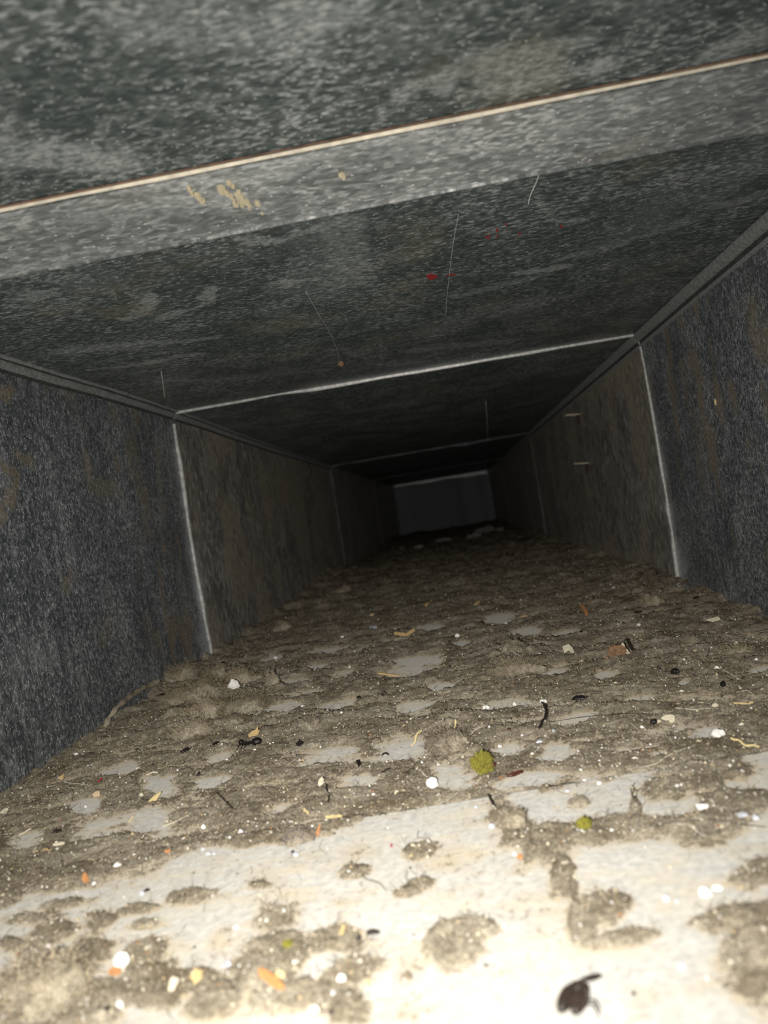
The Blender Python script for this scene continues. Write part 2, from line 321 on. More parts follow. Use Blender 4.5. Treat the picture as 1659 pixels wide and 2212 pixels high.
def wall_panel(k, side, parent):
    y0, y1 = J[k], J[k + 1]; x0 = XL if side < 0 else XR
    dens = {0: (20, 20), 1: (360, 240), 2: (240, 160)}.get(k, (40, 40))
    ys = np.linspace(y0, y1, dens[0]); zs = np.linspace(-0.004, ZC + 0.004, dens[1]); Z, Y = np.meshgrid(zs, ys, indexing='ij')
    bow = side * 0.0016 * np.sin(np.pi * np.clip(Z / ZC, 0, 1)) * np.exp(-((Y - 0.70) / 0.25) ** 2)
    X = x0 + bow + 0.0004 * fbm(Y, Z, 10, 2, 40 + side)
    F = grid_faces(dens[1], dens[0]);
    if side < 0: F = F[:, ::-1]
    o = bulk_mesh('sheet_panel', np.stack([X, Y, Z], -1).reshape(-1, 3), F, M['wall'] if k < 2 else M['wall_far'], parent, True)
    Yw = Y + 0.004 * fbm(Y, Z, 120, 3, 3); Zw = Z + 0.004 * fbm(Y, Z, 120, 3, 9)
    br = 0.8 * sstep(0.10, 0.6, fbm(Y * 1.6, Z * 0.6, 50, 4, 50 + side)) * sstep(-.1, .6, fbm(Y, Z, 8, 2, 90 + side))
    if k >= 2: br = np.maximum(br, 0.10 + .8 * sstep(-.5, .6, fbm(Y * .8, Z * .5, 26, 4, 58 + side)))
    for pts, w, s in (BROWN_L if side < 0 else BROWN_R):
        wp = [tuple(on_x(px, py, x0)[1:]) for px, py in pts]; br = np.maximum(br, s * stroke(Yw, Zw, wp, w, 0.8))
    # pale scrape beside the first joint, scratched streaks
    sm = np.zeros(X.shape)
    jd = np.abs(Y - J[2]); sm = np.maximum(sm, (0.95 if side < 0 else 0.7) * sstep(0.030, 0.002, jd + 0.012 * fbm(Y, Z, 60, 3, 4)) * sstep(0.15, 0.03, Z) * (Y <= J[2] + .03))
    sm = np.maximum(sm, 0.30 * sstep(0.35, 0.8, fbm(Y * 2.2, Z * 0.55, 70, 4, 61 + side)))
    set_attr(o, 'brown', br); set_attr(o, 'smudge', sm); return o
wall_left = structure('wall_left', 'speckled galvanised sheet metal left side of the duct')
wall_right = structure('wall_right', 'galvanised right side of the duct with brown dirt streaks')
for k in range(5): wall_panel(k, -1, wall_left); wall_panel(k, 1, wall_right)

def wobble_bar(name, path, u, w_u, v, w_v, mat, parent, seed=0, taper=None):
    """a thin raw edge following path; u, v are the cross-section directions with widths"""
    path = np.asarray(path, float); n = len(path); t = np.linspace(0, 1, n); r = np.random.default_rng(seed)
    ww = 1 + 0.25 * np.interp(t, np.linspace(0, 1, 14), r.normal(0, 1, 14)); ww = np.clip(ww, 0.45, 1.7)
    if taper is not None: ww = ww * np.interp(t, np.linspace(0, 1, len(taper)), taper)
    u = np.asarray(u, float); v = np.asarray(v, float); V = []
    for a, b in ((-.2, 0), (1, 0), (1, 1), (-.2, 1)): V.append(path + u * (w_u * (a if a < 0 else a)) * (ww[:, None] if a > 0 else 1) + v * w_v * b)
    V = np.stack(V, 1).reshape(-1, 3); F = []
    for i in range(n - 1):
        for k in range(4): F.append((i * 4 + k, i * 4 + (k + 1) % 4, i * 4 + 4 + (k + 1) % 4, i * 4 + 4 + k))
    F.append((3, 2, 1, 0)); e = (n - 1) * 4; F.append((e, e + 1, e + 2, e + 3))
    return mesh_obj(name, V, F, mat, parent)
for k, (wd, hgt) in zip((2, 3, 4), ((0.0034, 0.0017), (0.004, 0.0028), (0.004, 0.0015))):
    y = J[k]; mt = M['edge'] if k < 3 else (M['dull_edge'] if k == 3 else M['lock'])
    xs = np.linspace(XL + 0.004, XR - 0.002, 60)
    p = np.stack([xs, np.full(60, y - .0005), zc(xs, np.full(60, y - 1e-4))], 1); wobble_bar('joint_edge', p, (0, 0, -1), hgt, (0, 1, 0), wd, mt, ceiling, k)
    zs = np.linspace(0.0, ZC - 0.007, 50)
    for side, par in ((-1, wall_left), (1, wall_right)):
        if side > 0 and k == 3: mt = M['lock']
        x0 = XL if side < 0 else XR
        bow = side * 0.0016 * np.sin(np.pi * zs / ZC) * np.exp(-((y - 0.70) / 0.25) ** 2)
        p = np.stack([x0 + bow, np.full(50, y - .0005), zs], 1)
        wobble_bar('joint_edge', p, (-side, 0, 0), hgt * (1.15 if side < 0 else 1.1), (0, 1, 0), wd, mt, par, 20 + k + side, taper=(.5, .7, .75, .7, 1.0, .8) if side < 0 else (1.0, 1.0, .9, .6, .5, .3))
# longitudinal lock seams in the two upper corners
def extrude(name, prof, ys, mat, parent, zfun, xs0, seed=0):
    r = np.random.default_rng(seed); V = []; n = len(prof)
    for y in ys:
        z0 = float(zfun(xs0, y)); j = r.normal(0, .00012)
        for px, pz in prof: V.append((px + j, y, z0 + pz + j))
    F = []
    for i in range(len(ys) - 1):
        for k in range(n): F.append((i * n + k, i * n + (k + 1) % n, i * n + n + (k + 1) % n, i * n + n + k))
    F.append(tuple(range(n))[::-1]); F.append(tuple(range((len(ys) - 1) * n, len(ys) * n)))
    return mesh_obj(name, V, F, mat, parent)
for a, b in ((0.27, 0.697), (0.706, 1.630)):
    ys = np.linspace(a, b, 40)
    L = XL - .002
    extrude('lock_seam', [(XL + .0074, .001), (XL + .0074, -.0010), (XL + .0068, -.0016), (XL + .0060, -.0014), (XL + .0057, .001)], ys, M['lock'], wall_left, zc, XL, 3)
    extrude('lock_seam', [(L, .001), (XL + .0020, .001), (XL + .0026, -.0012), (XL + .0034, -.0030), (XL + .0026, -.0048), (L, -.0056)], ys, M['lock'], wall_left, zc, XL, 6)
    Rr = XR + .002
    extrude('lock_seam', [(Rr, -.0004), (XR - .0048, -.0006), (XR - .0052, -.0020), (XR - .0046, -.0052), (XR - .0030, -.0066), (Rr, -.0068)], ys, M['lock'], wall_right, zc, XR, 4)
    extrude('groove_shade', [(Rr, -.0066), (XR - .0012, -.0066), (XR - .0012, -.0099), (Rr, -.0099)], ys, M['groove'], wall_right, zc, XR, 5)  # dark strips here paint in the shade between the seam ridges
    extrude('groove_shade', [(XL + .0030, .001), (XL + .0058, .001), (XL + .0058, -.0004), (XL + .0026, -.0010)], ys, M['groove'], wall_left, zc, XL, 5)
    extrude('groove_shade', [(L, -.0052), (XL + .0012, -.0052), (XL + .0010, -.0068), (L, -.0068)], ys, M['groove'], wall_left, zc, XL, 5)
    extrude('lock_seam', [(Rr, -.0098), (XR - .0020, -.0100), (XR - .0022, -.0112), (Rr, -.0118)], ys, M['lock'], wall_right, zc, XR, 5)
# the slip strip across the ceiling nearest the camera: a pale raw edge, then a sheet that hangs a little lower
Y0, Y1 = 0.2514, 0.2985
xs = np.linspace(XL, XR, 160); tt = np.linspace(0, 1, 24); T_, X_ = np.meshgrid(tt, xs, indexing='ij')
Yg = Y0 + T_ * (Y1 - Y0); Zg = zc(X_, Yg) - 0.0012 - 0.0022 * T_ ** 1.5
Vt = np.stack([X_, Yg, Zg], -1).reshape(-1, 3); Vb = np.stack([X_, Yg, zc(X_, Yg) + 0.0002], -1)
so = bulk_mesh('connector_strip', Vt, grid_faces(24, 160)[:, ::-1], M['strip'], ceiling, True)
sm = np.clip(0.45 * sstep(-.2, .8, fbm(X_ * .5, Yg, 60, 4, 12)) * np.exp(-((X_ + 0.02) / 0.12) ** 2) + .5 * sstep(.8, .98, T_) * sstep(-.10, -.16, X_), 0, 1); set_attr(so, 'smudge', sm); set_attr(so, 'brown', 0.15 * sstep(.3, .8, fbm(X_, Yg, 40, 3, 2)))
pe = np.stack([xs, np.full(160, Y1), zc(xs, np.full(160, Y1)) - 0.0034], 1); wobble_bar('strip_hem', pe, (0, 0, 1), 0.0034, (0, 1, 0), 0.0006, M['strip'], ceiling, 31)
pe = np.stack([xs, np.full(160, Y0 - .0006), zc(xs, np.full(160, Y0)) + 0.0001], 1); wobble_bar('sealant_edge', pe, (0, 0, -1), 0.00068, (0, 1, 0), 0.0009, M['cream_edge'], ceiling, 33, taper=(1, 1, 1, .9, .8, .7, .6))
pe = np.stack([xs, np.full(160, Y0 - .0014), zc(xs, np.full(160, Y0)) + 0.0006], 1); wobble_bar('rust_line', pe, (0, 0, -1), 0.0003, (0, 1, 0), 0.0007, M['rust'], ceiling, 34, taper=(1, 1, 1, 1, .6, .1, .1, .1, .3, .8, .3, .1))

# flat marks stuck to the ceiling
def mark(name, polys, mat, parent, dz, plane=ZC):
    for P in polys:
        W = [on_z(px, py, plane - 0.002) for px, py in P]; n = len(W)
        zz = [float(zc(w[0], w[1])) - dz for w in W]
        V = [(w[0], w[1], z) for w, z in zip(W, zz)] + [(w[0], w[1], z + 0.0012) for w, z in zip(W, zz)]
        F = [tuple(range(n)), tuple(range(n, 2 * n))[::-1]] + [(i, i + n, (i + 1) % n + n, (i + 1) % n) for i in range(n)]
        mesh_obj(name, V, F, mat, parent)
rs = np.random.default_rng(2); scuff = []
for (a, b, c, d, n_, sp) in ((470, 396, 490, 412, 4, 5), (482, 408, 520, 428, 9, 8), (505, 425, 540, 446, 11, 9), (488, 384, 536, 436, 7, 2), (420, 412, 442, 434, 4, 3), (738, 372, 740, 384, 2, 3), (408, 400, 414, 416, 2, 3)):
    for t in rs.random(n_):
        x0, y0 = a + (c - a) * t + rs.normal(0, sp), b + (d - b) * t + rs.normal(0, sp * .5); q = rs.uniform(3, 8)
        scuff.append([(x0 + q * math.cos(w) * rs.uniform(.5, 1.2), y0 + q * .7 * math.sin(w + .5) * rs.uniform(.5, 1.2)) for w in np.linspace(0, 6.28, 7)[:-1]])
mark('tan_scuff', scuff, M['tan_mark'], ceiling, 0.0032)
mark('red_speck', [[(922, 604), (932, 600), (948, 606), (940, 610), (930, 614)], [(1072, 506), (1078, 504), (1076, 514)], [(1211, 494), (1217, 498), (1213, 503)], [(1050, 523), (1060, 519), (1058, 525)],
                   [(1093, 493), (1097, 494), (1096, 499)], [(1074, 520), (1077, 519), (1077, 526)], [(1120, 515), (1128, 513), (1124, 517)], [(965, 603), (985, 600), (984, 603)]], M['red_mark'], ceiling, 0.0004)
def ceil_line(name, pts, r, mat, parent=ceiling, sub=0.0008):
    P = [on_z(px, py, ZC - 0.002) for px, py in pts]; P = smooth_path(P, 24); P[:, 2] = zc(P[:, 0], P[:, 1]) - sub
    return tube(name, P, r, mat, parent, 4)
ceil_line('scratch_and_reflection', [(1168, 355), (1168, 380), (1156, 410), (1146, 430), (1142, 450)], .00022, M['scratch_and_reflection'])
ceil_line('scratch_and_reflection', [(992, 470), (982, 520), (974, 580), (966, 650), (964, 695)], .00009, M['scratch_and_reflection'])
ceil_line('scratch_and_reflection', [(350, 812), (354, 840), (358, 872)], .00035, M['scratch_and_reflection'])  # pale tube painted in for the left joint's reflection in the ceiling
ceil_line('scratch_and_reflection', [(505, 390), (560, 452)], .00014, M['scratch_and_reflection'])
ceil_line('scratch_and_reflection', [(1042, 255), (1037, 345)], .00016, M['scratch_and_reflection'])

# bent tabs on the right wall of the second section
def bent_tab(px, py):
    p = on_x(px, py, XR); w, l, t = 0.012, 0.017, 0.0012
    mesh_obj('bent_tab', *box_arrays((p[0] - l / 2 + .001, p[1], p[2]), (l, w, t), tilt=0.12), M['tab'], wall_right)
    mesh_obj('tab_root', *box_arrays((p[0] - .001, p[1] + .002, p[2] - .006), (.003, w * .9, .013)), M['tab_root'], wall_right)
def box_arrays(c, s, tilt=0.0):
    V = []
    for k in (-1, 1):
        for j in (-1, 1):
            for i in (-1, 1): V.append((c[0] + i * s[0] / 2, c[1] + j * s[1] / 2, c[2] + k * s[2] / 2 - tilt * (i * s[0] / 2)))
    return V, [(0, 2, 3, 1), (4, 5, 7, 6), (0, 1, 5, 4), (2, 6, 7, 3), (0, 4, 6, 2), (1, 3, 7, 5)]
bent_tab(1250, 894); bent_tab(1269, 999)

wall_back = structure('wall_back', 'pale grey end plate closing the far end of the duct')
V, F = box_arrays(((XL + XR) / 2, J[5] + .003, ZC / 2), (0.40, .006, ZC)); mesh_obj('end_plate', V, F, M['end'], wall_back)
xs = np.linspace(XL + .01, XR - .006, 40); wobble_bar('plate_flange', np.stack([xs, np.full(40, J[5] - .012), np.full(40, ZC - .002)], 1), (0, 0, -1), .008, (0, 1, 0), .004, M['edge'], wall_back, 71, taper=(.6, .7, 1, .8, 1.0, 1.4, 1.6))
zs = np.linspace(.03, ZC - .01, 20); wobble_bar('plate_flange', np.stack([np.full(20, XL + .001), np.full(20, J[5] - .012), zs], 1), (1, 0, 0), .006, (0, 1, 0), .004, M['lock'], wall_back, 72)

# ------------------------------------------------------------------ floor sheet and lint
BARE = [(265,1652,40,16),(345,1692,36,20),(185,1740,26,17),(325,1766,48,26),(595,1740,60,20),(65,1808,45,13),(200,1790,62,20),(715,1630,72,20),(775,1682,62,18),(530,1541,34,9),(620,1525,46,12),(725,1520,46,11),
 (470,1681,44,12),(895,1430,70,17),(1080,1520,62,13),(1305,1450,30,15),(1375,1505,46,9),(880,1525,38,13),(868,1615,62,26),(975,1665,56,30),(1200,1625,32,24),(1100,1615,34,18),(1145,1678,70,20),(1255,1545,54,11),(1530,1580,40,12),
 (1075,1335,36,9),(1000,1388,26,7),(1130,1363,34,7),(930,1352,46,8),(712,1402,32,6),(777,1402,26,5),(593,1420,24,9),(747,1457,40,13),(737,1521,46,11),(1225,1362,36,6),(1010,1416,24,6),(1200,1447,34,8),(1490,1395,30,6),(1420,1625,40,10),(1640,1445,30,10),
 (480,1630,40,9),(1350,1345,20,4),(860,1380,30,5),(680,1440,26,5),(1480,1470,18,6),(640,1470,40,6),(950,1480,34,7)]
LINT = [(50,1985,72,20),(18,2035,30,22),(130,2012,62,20),(215,1995,34,22),(205,2052,64,46),(90,2130,110,70),(240,2150,80,52),(40,2190,70,40),(310,1998,44,12),(418,1938,42,14),(595,1988,56,34),(605,2048,66,44),(565,2098,72,36),(692,2028,28,16),
 (745,2030,58,36),(755,2105,56,44),(635,2152,74,26),(745,2172,50,40),(405,2122,58,26),(335,2162,72,28),(772,1884,30,10),(912,1840,32,12),(915,1912,30,14),(885,1928,30,10),(985,2042,46,42),(1030,2012,30,14),(1085,1765,44,44),(1112,1790,40,36),(1185,1825,60,42),
 (1215,1885,24,40),(1235,1925,12,24),(1290,1798,80,22),(1385,1792,80,17),(1525,1788,86,26),(1430,1702,46,22),(1640,1890,52,22),(1590,1985,86,26),(1630,2035,70,40),(1300,1955,50,32),(1352,2028,66,15),(1262,1985,24,40),(1605,1732,64,22),(1250,1732,22,10),
 (880,2118,14,6),(1400,1720,8,5),(1372,1735,8,40),(1530,1665,76,26),(1470,1655,50,16),(1300,1690,30,10),(1180,1705,22,8),(560,1915,24,6),(300,1968,40,8),(455,2140,50,14),(1640,2100,40,40),(180,2200,70,30),(300,2062,50,30),(305,2112,70,32),(450,2172,60,26),(150,2065,50,22),(120,1958,60,10)]
LOBES = [(60,1880,90,60),(180,1860,110,46),(320,1845,100,38),(440,1800,100,30),(560,1800,100,34),(690,1775,110,22),(820,1748,60,16),(0,1930,60,60),(640,1798,60,12),(880,1742,40,10)]
def ell(lst):
    out = []
    for cx, cy, rx, ry in lst:
        c = on_z(cx, cy, 0); a = on_z(cx + rx * .98, cy - rx * .17, 0) - c; b = on_z(cx + ry * .15, cy + ry, 0) - c
        out.append((c[0], c[1], a[0], a[1], b[0], b[1]))
    return out
BARE_E, LINT_E, LOBE_E = ell(BARE), ell(LINT), ell(LOBES)
def cover(x, y, E, wob, soft):
    r = np.zeros(x.shape)
    for cx, cy, ax, ay, bx, by in E:
        det = ax * by - ay * bx; dx, dy = x - cx, y - cy
        u = (dx * by - dy * bx) / det; v = (ax * dy - ay * dx) / det
        rho = np.sqrt(u * u + v * v); r = np.maximum(r, sstep(1 + soft, 1 - soft, rho + wob))
    return r
def lump(x, y, px, py, rx_m, ry_m, h):
    c = on_z(px, py, 0); d = ((x - c[0]) / rx_m) ** 2 + ((y - c[1]) / ry_m) ** 2; return h * np.exp(-d)
def lint_mask(x, y):
    wob = 0.45 * fbm(x, y, 110, 5, 11, 0.65) + 0.4 * fbm(x, y, 48, 2, 12); dy = y - seam_y(x)
    far = 0.50 + 1.2 * fbm(x * .6 + y * .12, y * 1.25, 62, 5, 2, .6) - 1.9 * cover(x, y, BARE_E, wob + .16, .62)
    far = far + 0.8 * sstep(.75, 1.3, y)
    near = -0.85 + 0.6 * fbm(x, y, 70, 5, 6, .6) + 2.0 * cover(x, y, LINT_E, wob, .60)
    near = np.maximum(near, -0.85 + 2.0 * cover(x, y, LOBE_E, wob * .8, .25))
    w = sstep(-0.004, 0.003, dy + .004 * fbm(x, y, 90, 3, 9)); return near * (1 - w) + far * w
def lint_h(x, y):
    x = np.asarray(x, float); y = np.asarray(y, float)
    Mk = lint_mask(x, y); c = sstep(-.5, 1.3, Mk)
    amp = 0.0013 + 0.0014 * sstep(.26, .5, y)
    d = (0.0005 + .0004 * sstep(.25, .4, y)) * fbm(x, y, 330, 3, 14, .65) + 0.0010 * fbm(x, y, 75, 3, 15) * sstep(.2, .6, y)
    h = c * amp + d * np.clip(Mk + .35, 0, 1) + .0002 + np.where(y < seam_y(x), 0, -.0011)
    h = h + sstep(.6, 1.1, y) * (0.0055 * fbm(x, y, 30, 4, 16) + 0.004)
    # banks against the walls, the mound by the left wall, drifts
    bank = np.exp(-(x - XL) / .012) + np.exp(-(XR - x) / .012)
    h = h + bank * sstep(.38, .6, y) * (.003 + .003 * fbm(x, y, 60, 3, 18))
    on = sstep(.26, .33, y)
    h = h + on * (lump(x, y, 430, 1530, .022, .05, .005) + lump(x, y, 560, 1500, .020, .03, .004) + lump(x, y, 1110, 1420, .018, .03, .006) + lump(x, y, 985, 1570, .02, .018, .004) + lump(x, y, 680, 1560, .012, .012, .004)
              + lump(x, y, 600, 1290, .03, .1, .012) + lump(x, y, 720, 1255, .05, .15, .012) + lump(x, y, 1390, 1260, .03, .08, .008)) * (1 + .5 * fbm(x, y, 120, 3, 44))
    return np.where(Mk < -.80, -.004, h)
NR, NC = 780, 620
iy = np.linspace(1 / .13, 1 / 3.43, NR); ys = 1 / iy; xs = np.linspace(XL - .001, XR + .001, NC)
Yg, Xg = np.meshgrid(ys, xs, indexing='ij'); Hg = lint_h(Xg, Yg); MKg = lint_mask(Xg, Yg)
floor = structure('floor', 'pale galvanised sheet metal bottom of the duct under the lint')
rng = np.random.default_rng(5)
LF = grid_faces(NR, NC); LF = LF[MKg.reshape(-1)[LF].max(1) > -.78]; used = np.zeros(NR * NC, bool); used[LF.ravel()] = True; remap = np.cumsum(used) - 1
lint = bulk_mesh('lint_layer', np.stack([Xg, Yg, Hg], -1).reshape(-1, 3)[used], remap[LF], M['lint_layer'], None, True); MKg = MKg.reshape(-1)[used]
set_attr(lint, 'cover', np.clip(0.45 + 0.42 * MKg, 0, 1))
tag(lint, 'grey brown felted lint and dust spread in patches over the duct floor', 'lint', kind='stuff')
def floor_panel(ya, yb, z, nr, nc, thick=0.001):
    xs = np.linspace(XL, XR, nc); t = np.linspace(0, 1, nr); T, X = np.meshgrid(t, xs, indexing='ij')
    A = ya(X) if callable(ya) else ya + 0 * X; B = yb(X) if callable(yb) else yb + 0 * X; Y = A + (B - A) * T
    Z = np.full(X.shape, z); V = np.stack([X, Y, Z], -1).reshape(-1, 3)
    o = bulk_mesh('sheet_panel', V, grid_faces(nr, nc), M['floor'], floor, False)
    mk = lint_mask(X, Y); set_attr(o, 'dusty', 0.75 * sstep(-.95, -.1, mk) + .15 * sstep(0, .7, fbm(X, Y, 30, 3, 55)) + .08 * (z < 0)); return o
floor_panel(-0.30, .10, 0.0, 4, 4); floor_panel(.10, seam_y, 0.0, 300, 360)
floor_panel(seam_y, J[2], -.0011, 240, 300); floor_panel(J[2], J[3], -.0018, 40, 40); floor_panel(J[3], J[5], -.0025, 20, 20)
xs_ = np.linspace(XL, XR, 60); wobble_bar('sheet_lip', np.stack([xs_, seam_y(xs_), np.full(60, 0.0)], 1), (0, 0, -1), .0012, (0, -1, 0), .001, M['floor'], floor, 90)

def ground(px, py):
    z = 0.0
    for _ in range(4):
        p = on_z(px, py, z); z = max(float(lint_h(p[0], p[1])), 0.0 if p[1] < seam_y(p[0]) else -.001)
    return np.array([p[0], p[1], z])
def gz(x, y): return np.maximum(lint_h(x, y), np.where(y < seam_y(x), 0.0, -.0011))
def per_px(p): return float(np.dot(p - CAM, FWD)) / FPX

# ------------------------------------------------------------------ fine grit and loose fibres: nobody could count these
def scatter(n, seed, ymin=.16, ymax=2.2, bias=2.0):
    r = np.random.default_rng(seed); x = r.uniform(XL + .003, XR - .003, n * 4); y = 1 / r.uniform(1 / ymax, 1 / ymin, n * 4)
    y = y * 1.0; mk = lint_mask(x, y); keep = (mk > -.2) | (r.random(n * 4) < .04); x, y = x[keep][:n], y[keep][:n]; return x, y, r
x, y, r = scatter(32000, 3)
n = len(x); sz = (0.00022 + 0.00055 * r.random(n) ** 4) * (0.52 + .6 * np.clip(y, 0, 1.2))
octv = np.array([(1, 0, 0), (-1, 0, 0), (0, 1, 0), (0, -1, 0), (0, 0, 1), (0, 0, -1)], float); octf = np.array([(0, 2, 4), (2, 1, 4), (1, 3, 4), (3, 0, 4), (2, 0, 5), (1, 2, 5), (3, 1, 5), (0, 3, 5)])
V = octv[None] * sz[:, None, None] * r.uniform(.5, 1.5, (n, 6, 1)); ang = r.uniform(0, 6.28, n); ca, sa = np.cos(ang), np.sin(ang)
V[:, :, 1] *= r.uniform(.6, 1.8, (n, 1)); V = np.stack([V[:, :, 0] * ca[:, None] - V[:, :, 1] * sa[:, None], V[:, :, 0] * sa[:, None] + V[:, :, 1] * ca[:, None], V[:, :, 2]], -1)
V += np.stack([x, y, gz(x, y) + sz * .4], -1)[:, None, :]
pal = np.array([(.80, .76, .66), (.72, .64, .48), (.62, .48, .28), (.85, .84, .82), (.40, .33, .24), (.05, .04, .03), (.42, .20, .09), (.5, .46, .4), (.33, .28, .20), (.22, .18, .12), (.42, .36, .27)]); pw = np.array([.10, .10, .05, .05, .05, .05, .015, .02, .24, .20, .15])
ci = r.choice(11, n, p=pw / pw.sum()); cl = pal[ci] * r.uniform(.7, 1.05, (n, 1))
gr = bulk_mesh('debris_grit', V.reshape(-1, 3), (octf[None] + 6 * np.arange(n)[:, None, None]).reshape(-1, 3), M['grit']); set_tone(gr, np.repeat(cl, 6, 0))
gr.parent = lint; gr['kind'] = 'stuff'; gr['label'] = 'fine mixed grit and crumbs sprinkled through the lint'
def fibres(name, base, dirs, length, rad, cols, r, parent=None, curl=.5, seg=5):
    n = len(base); P = np.zeros((n, seg, 3)); d = dirs / np.linalg.norm(dirs, axis=1)[:, None]; P[:, 0] = base
    for k in range(1, seg):
        d = d + r.normal(0, curl, (n, 3)) * np.array([1, 1, .5]); d /= np.linalg.norm(d, axis=1)[:, None]; P[:, k] = P[:, k - 1] + d * (length / (seg - 1))[:, None]
    T = np.gradient(P, axis=1); T /= np.linalg.norm(T, axis=2)[..., None] + 1e-12; A = np.cross(T, np.array([.2, .1, .97])); A /= np.linalg.norm(A, axis=2)[..., None] + 1e-9; B = np.cross(T, A)
    V = np.stack([P + (A * math.cos(a) + B * math.sin(a)) * rad[:, None, None] for a in (0, 2.094, 4.189)], 2)   # n,seg,3,3
    f = []
    for i in range(seg - 1):
        for k in range(3): f.append((i * 3 + k, i * 3 + (k + 1) % 3, i * 3 + 3 + (k + 1) % 3, i * 3 + 3 + k))
    f = np.array(f); F = (f[None] + (seg * 3) * np.arange(n)[:, None, None]).reshape(-1, 4)
    o = bulk_mesh(name, V.reshape(-1, 3), F, M['fibre'], parent, True); set_tone(o, np.repeat(cols, seg * 3, 0)); return o
x, y, r = scatter(16000, 8, .16, 1.5); n = len(x)
dirs = np.stack([r.normal(0, 1, n), r.normal(0, 1, n), r.uniform(.0, .7, n)], 1)
fp = np.array([(.30, .25, .18), (.42, .36, .27), (.16, .12, .08), (.70, .64, .52), (.05, .04, .03)]); fc = fp[r.choice(5, n, p=[.38, .28, .2, .07, .07])] * r.uniform(.7, 1.1, (n, 1))
ff = fibres('lint_fuzz', np.stack([x, y, gz(x, y)], 1), dirs, r.uniform(.0015, .006, n) * (.6 + y), r.uniform(.00003, .00007, n) * (.7 + y), fc, r); ff.parent = lint; ff['kind'] = 'stuff'; ff['label'] = 'short loose fibres standing up out of the lint'

# ------------------------------------------------------------------ countable debris
def ico_arrays(sub):
    bm = bmesh.new(); bmesh.ops.create_icosphere(bm, subdivisions=sub, radius=1); V = np.array([v.co[:] for v in bm.verts]); F = [tuple(v.index for v in f.verts) for f in bm.faces]; bm.free(); return V, F
ICO = {s: ico_arrays(s) for s in (1, 2, 3, 4)}
def n3(V, sc, s):
    return (fbm(V[:, 0] + V[:, 2] * .7, V[:, 1] - V[:, 2] * .6, sc, 3, s) + fbm(V[:, 2] + 3, V[:, 0] + V[:, 1] * .5, sc, 3, s + 7)) * .5
def rotz(V, a):
    c, s = math.cos(a), math.sin(a); V = np.array(V, float); return np.stack([V[:, 0] * c - V[:, 1] * s, V[:, 0] * s + V[:, 1] * c, V[:, 2]], 1)
SEED = [100]
def at(px, py, label, cat, name, group=None):
    p = ground(px, py); return p, per_px(p)
def chip(name, px, py, w, h, mat, label, cat='chip', ang=0, rough=.28, group=None, sub=2, parent=None):
    SEED[0] += 1; sd = SEED[0]; p = ground(px, py + h * .35); k = per_px(p); V, F = ICO[sub]
    V = V * (1 + rough * n3(V, 1.6, sd))[:, None]; V = V * np.array([w * k / 2, w * k * .42, max(h, w * .35) * k * .5]); V[:, 2] = np.where(V[:, 2] > 0, V[:, 2], V[:, 2] * .5)
    V = rotz(V, ang); zb = V[:, 2].min(); V[:, 2] -= zb + .0002
    o = mesh_obj(name, V, F, M[mat], parent, False); o.location = p; tag(o, label, cat, group); return o
def flake(name, pts, mat, label, cat='flake', th=.0006, curl=.35, group=None):
    """a thin scrap whose outline lies on the lint; pts in photo pixels"""
    SEED[0] += 1; r = np.random.default_rng(SEED[0]); c0 = np.mean(pts, axis=0); p = ground(*c0); k = per_px(p)
    sn = max(.12, (CAM[2] - p[2]) / np.linalg.norm(p - CAM)); off = np.array([RGT * (a - c0[0]) * k - UPV * (b - c0[1]) * k for a, b in pts])
    P = np.stack([off[:, 0], .5 * off[:, 2] / sn, .5 * (off[:, 2] - off[:, 2].min())], 1); rad = np.linalg.norm(P[:, :2], axis=1)
    P[:, 2] += .4 * curl * rad * r.uniform(-.3, .6, len(P)); P[:, 2] += .0004 - min(0, P[:, 2].min())
    n = len(P); ctr = np.array([[0, 0, P[:, 2].mean() + .0001]]); V = np.concatenate([P, ctr, P * np.array([.98, .98, 1]) - [0, 0, th], ctr - [0, 0, th]]); F = []
    for i in range(n):
        j = (i + 1) % n; F += [(i, j, n), (n + 1 + j, n + 1 + i, 2 * n + 1), (i, n + 1 + i, n + 1 + j, j)]
    o = mesh_obj(name, V, F, M[mat]); o.location = p; tag(o, label, cat, group); return o
def star(px, py, w, h, n=9, seed=0, jag=.45):
    r = np.random.default_rng(seed); return [(px + w / 2 * math.cos(t) * q, py + h / 2 * math.sin(t) * q) for t, q in zip(np.linspace(0, 2 * math.pi, n, endpoint=False), r.uniform(1 - jag, 1.15, n))]
def line_on_floor(pts, lift):
    z = float(np.median([ground(a, b)[2] for a, b in pts])); return np.array([on_z(a, b, z) for a, b in pts]) + np.array([0, 0, lift])
def strand(name, pts, r_px, mat, label, cat='hair', lift=None, n=22, jitter=.0, taper=True, group=None, sides=5):
    SEED[0] += 1; rr = np.random.default_rng(SEED[0]); g0 = line_on_floor(pts, 0); k = per_px(g0.mean(0)); rad = r_px * k
    P = smooth_path(g0, n, jitter * k, rr); P[:, 2] = np.maximum(gz(P[:, 0], P[:, 1]), P[:, 2] - .0003)
    for _ in range(4): P[1:-1, 2] = np.maximum((P[:-2, 2] + P[1:-1, 2] * 2 + P[2:, 2]) / 4, gz(P[1:-1, 0], P[1:-1, 1]) - .0005)
    P[:, 2] += rad * .6 if lift is None else lift
    rd = rad * (np.sin(np.linspace(.35, math.pi - .35, n)) ** .5 if taper else np.ones(n)) * rr.uniform(.85, 1.1, n)
    org = P[0].copy(); o = tube(name, P - org, rd, M[mat], None, sides); o.location = org; tag(o, label, cat, group); return o
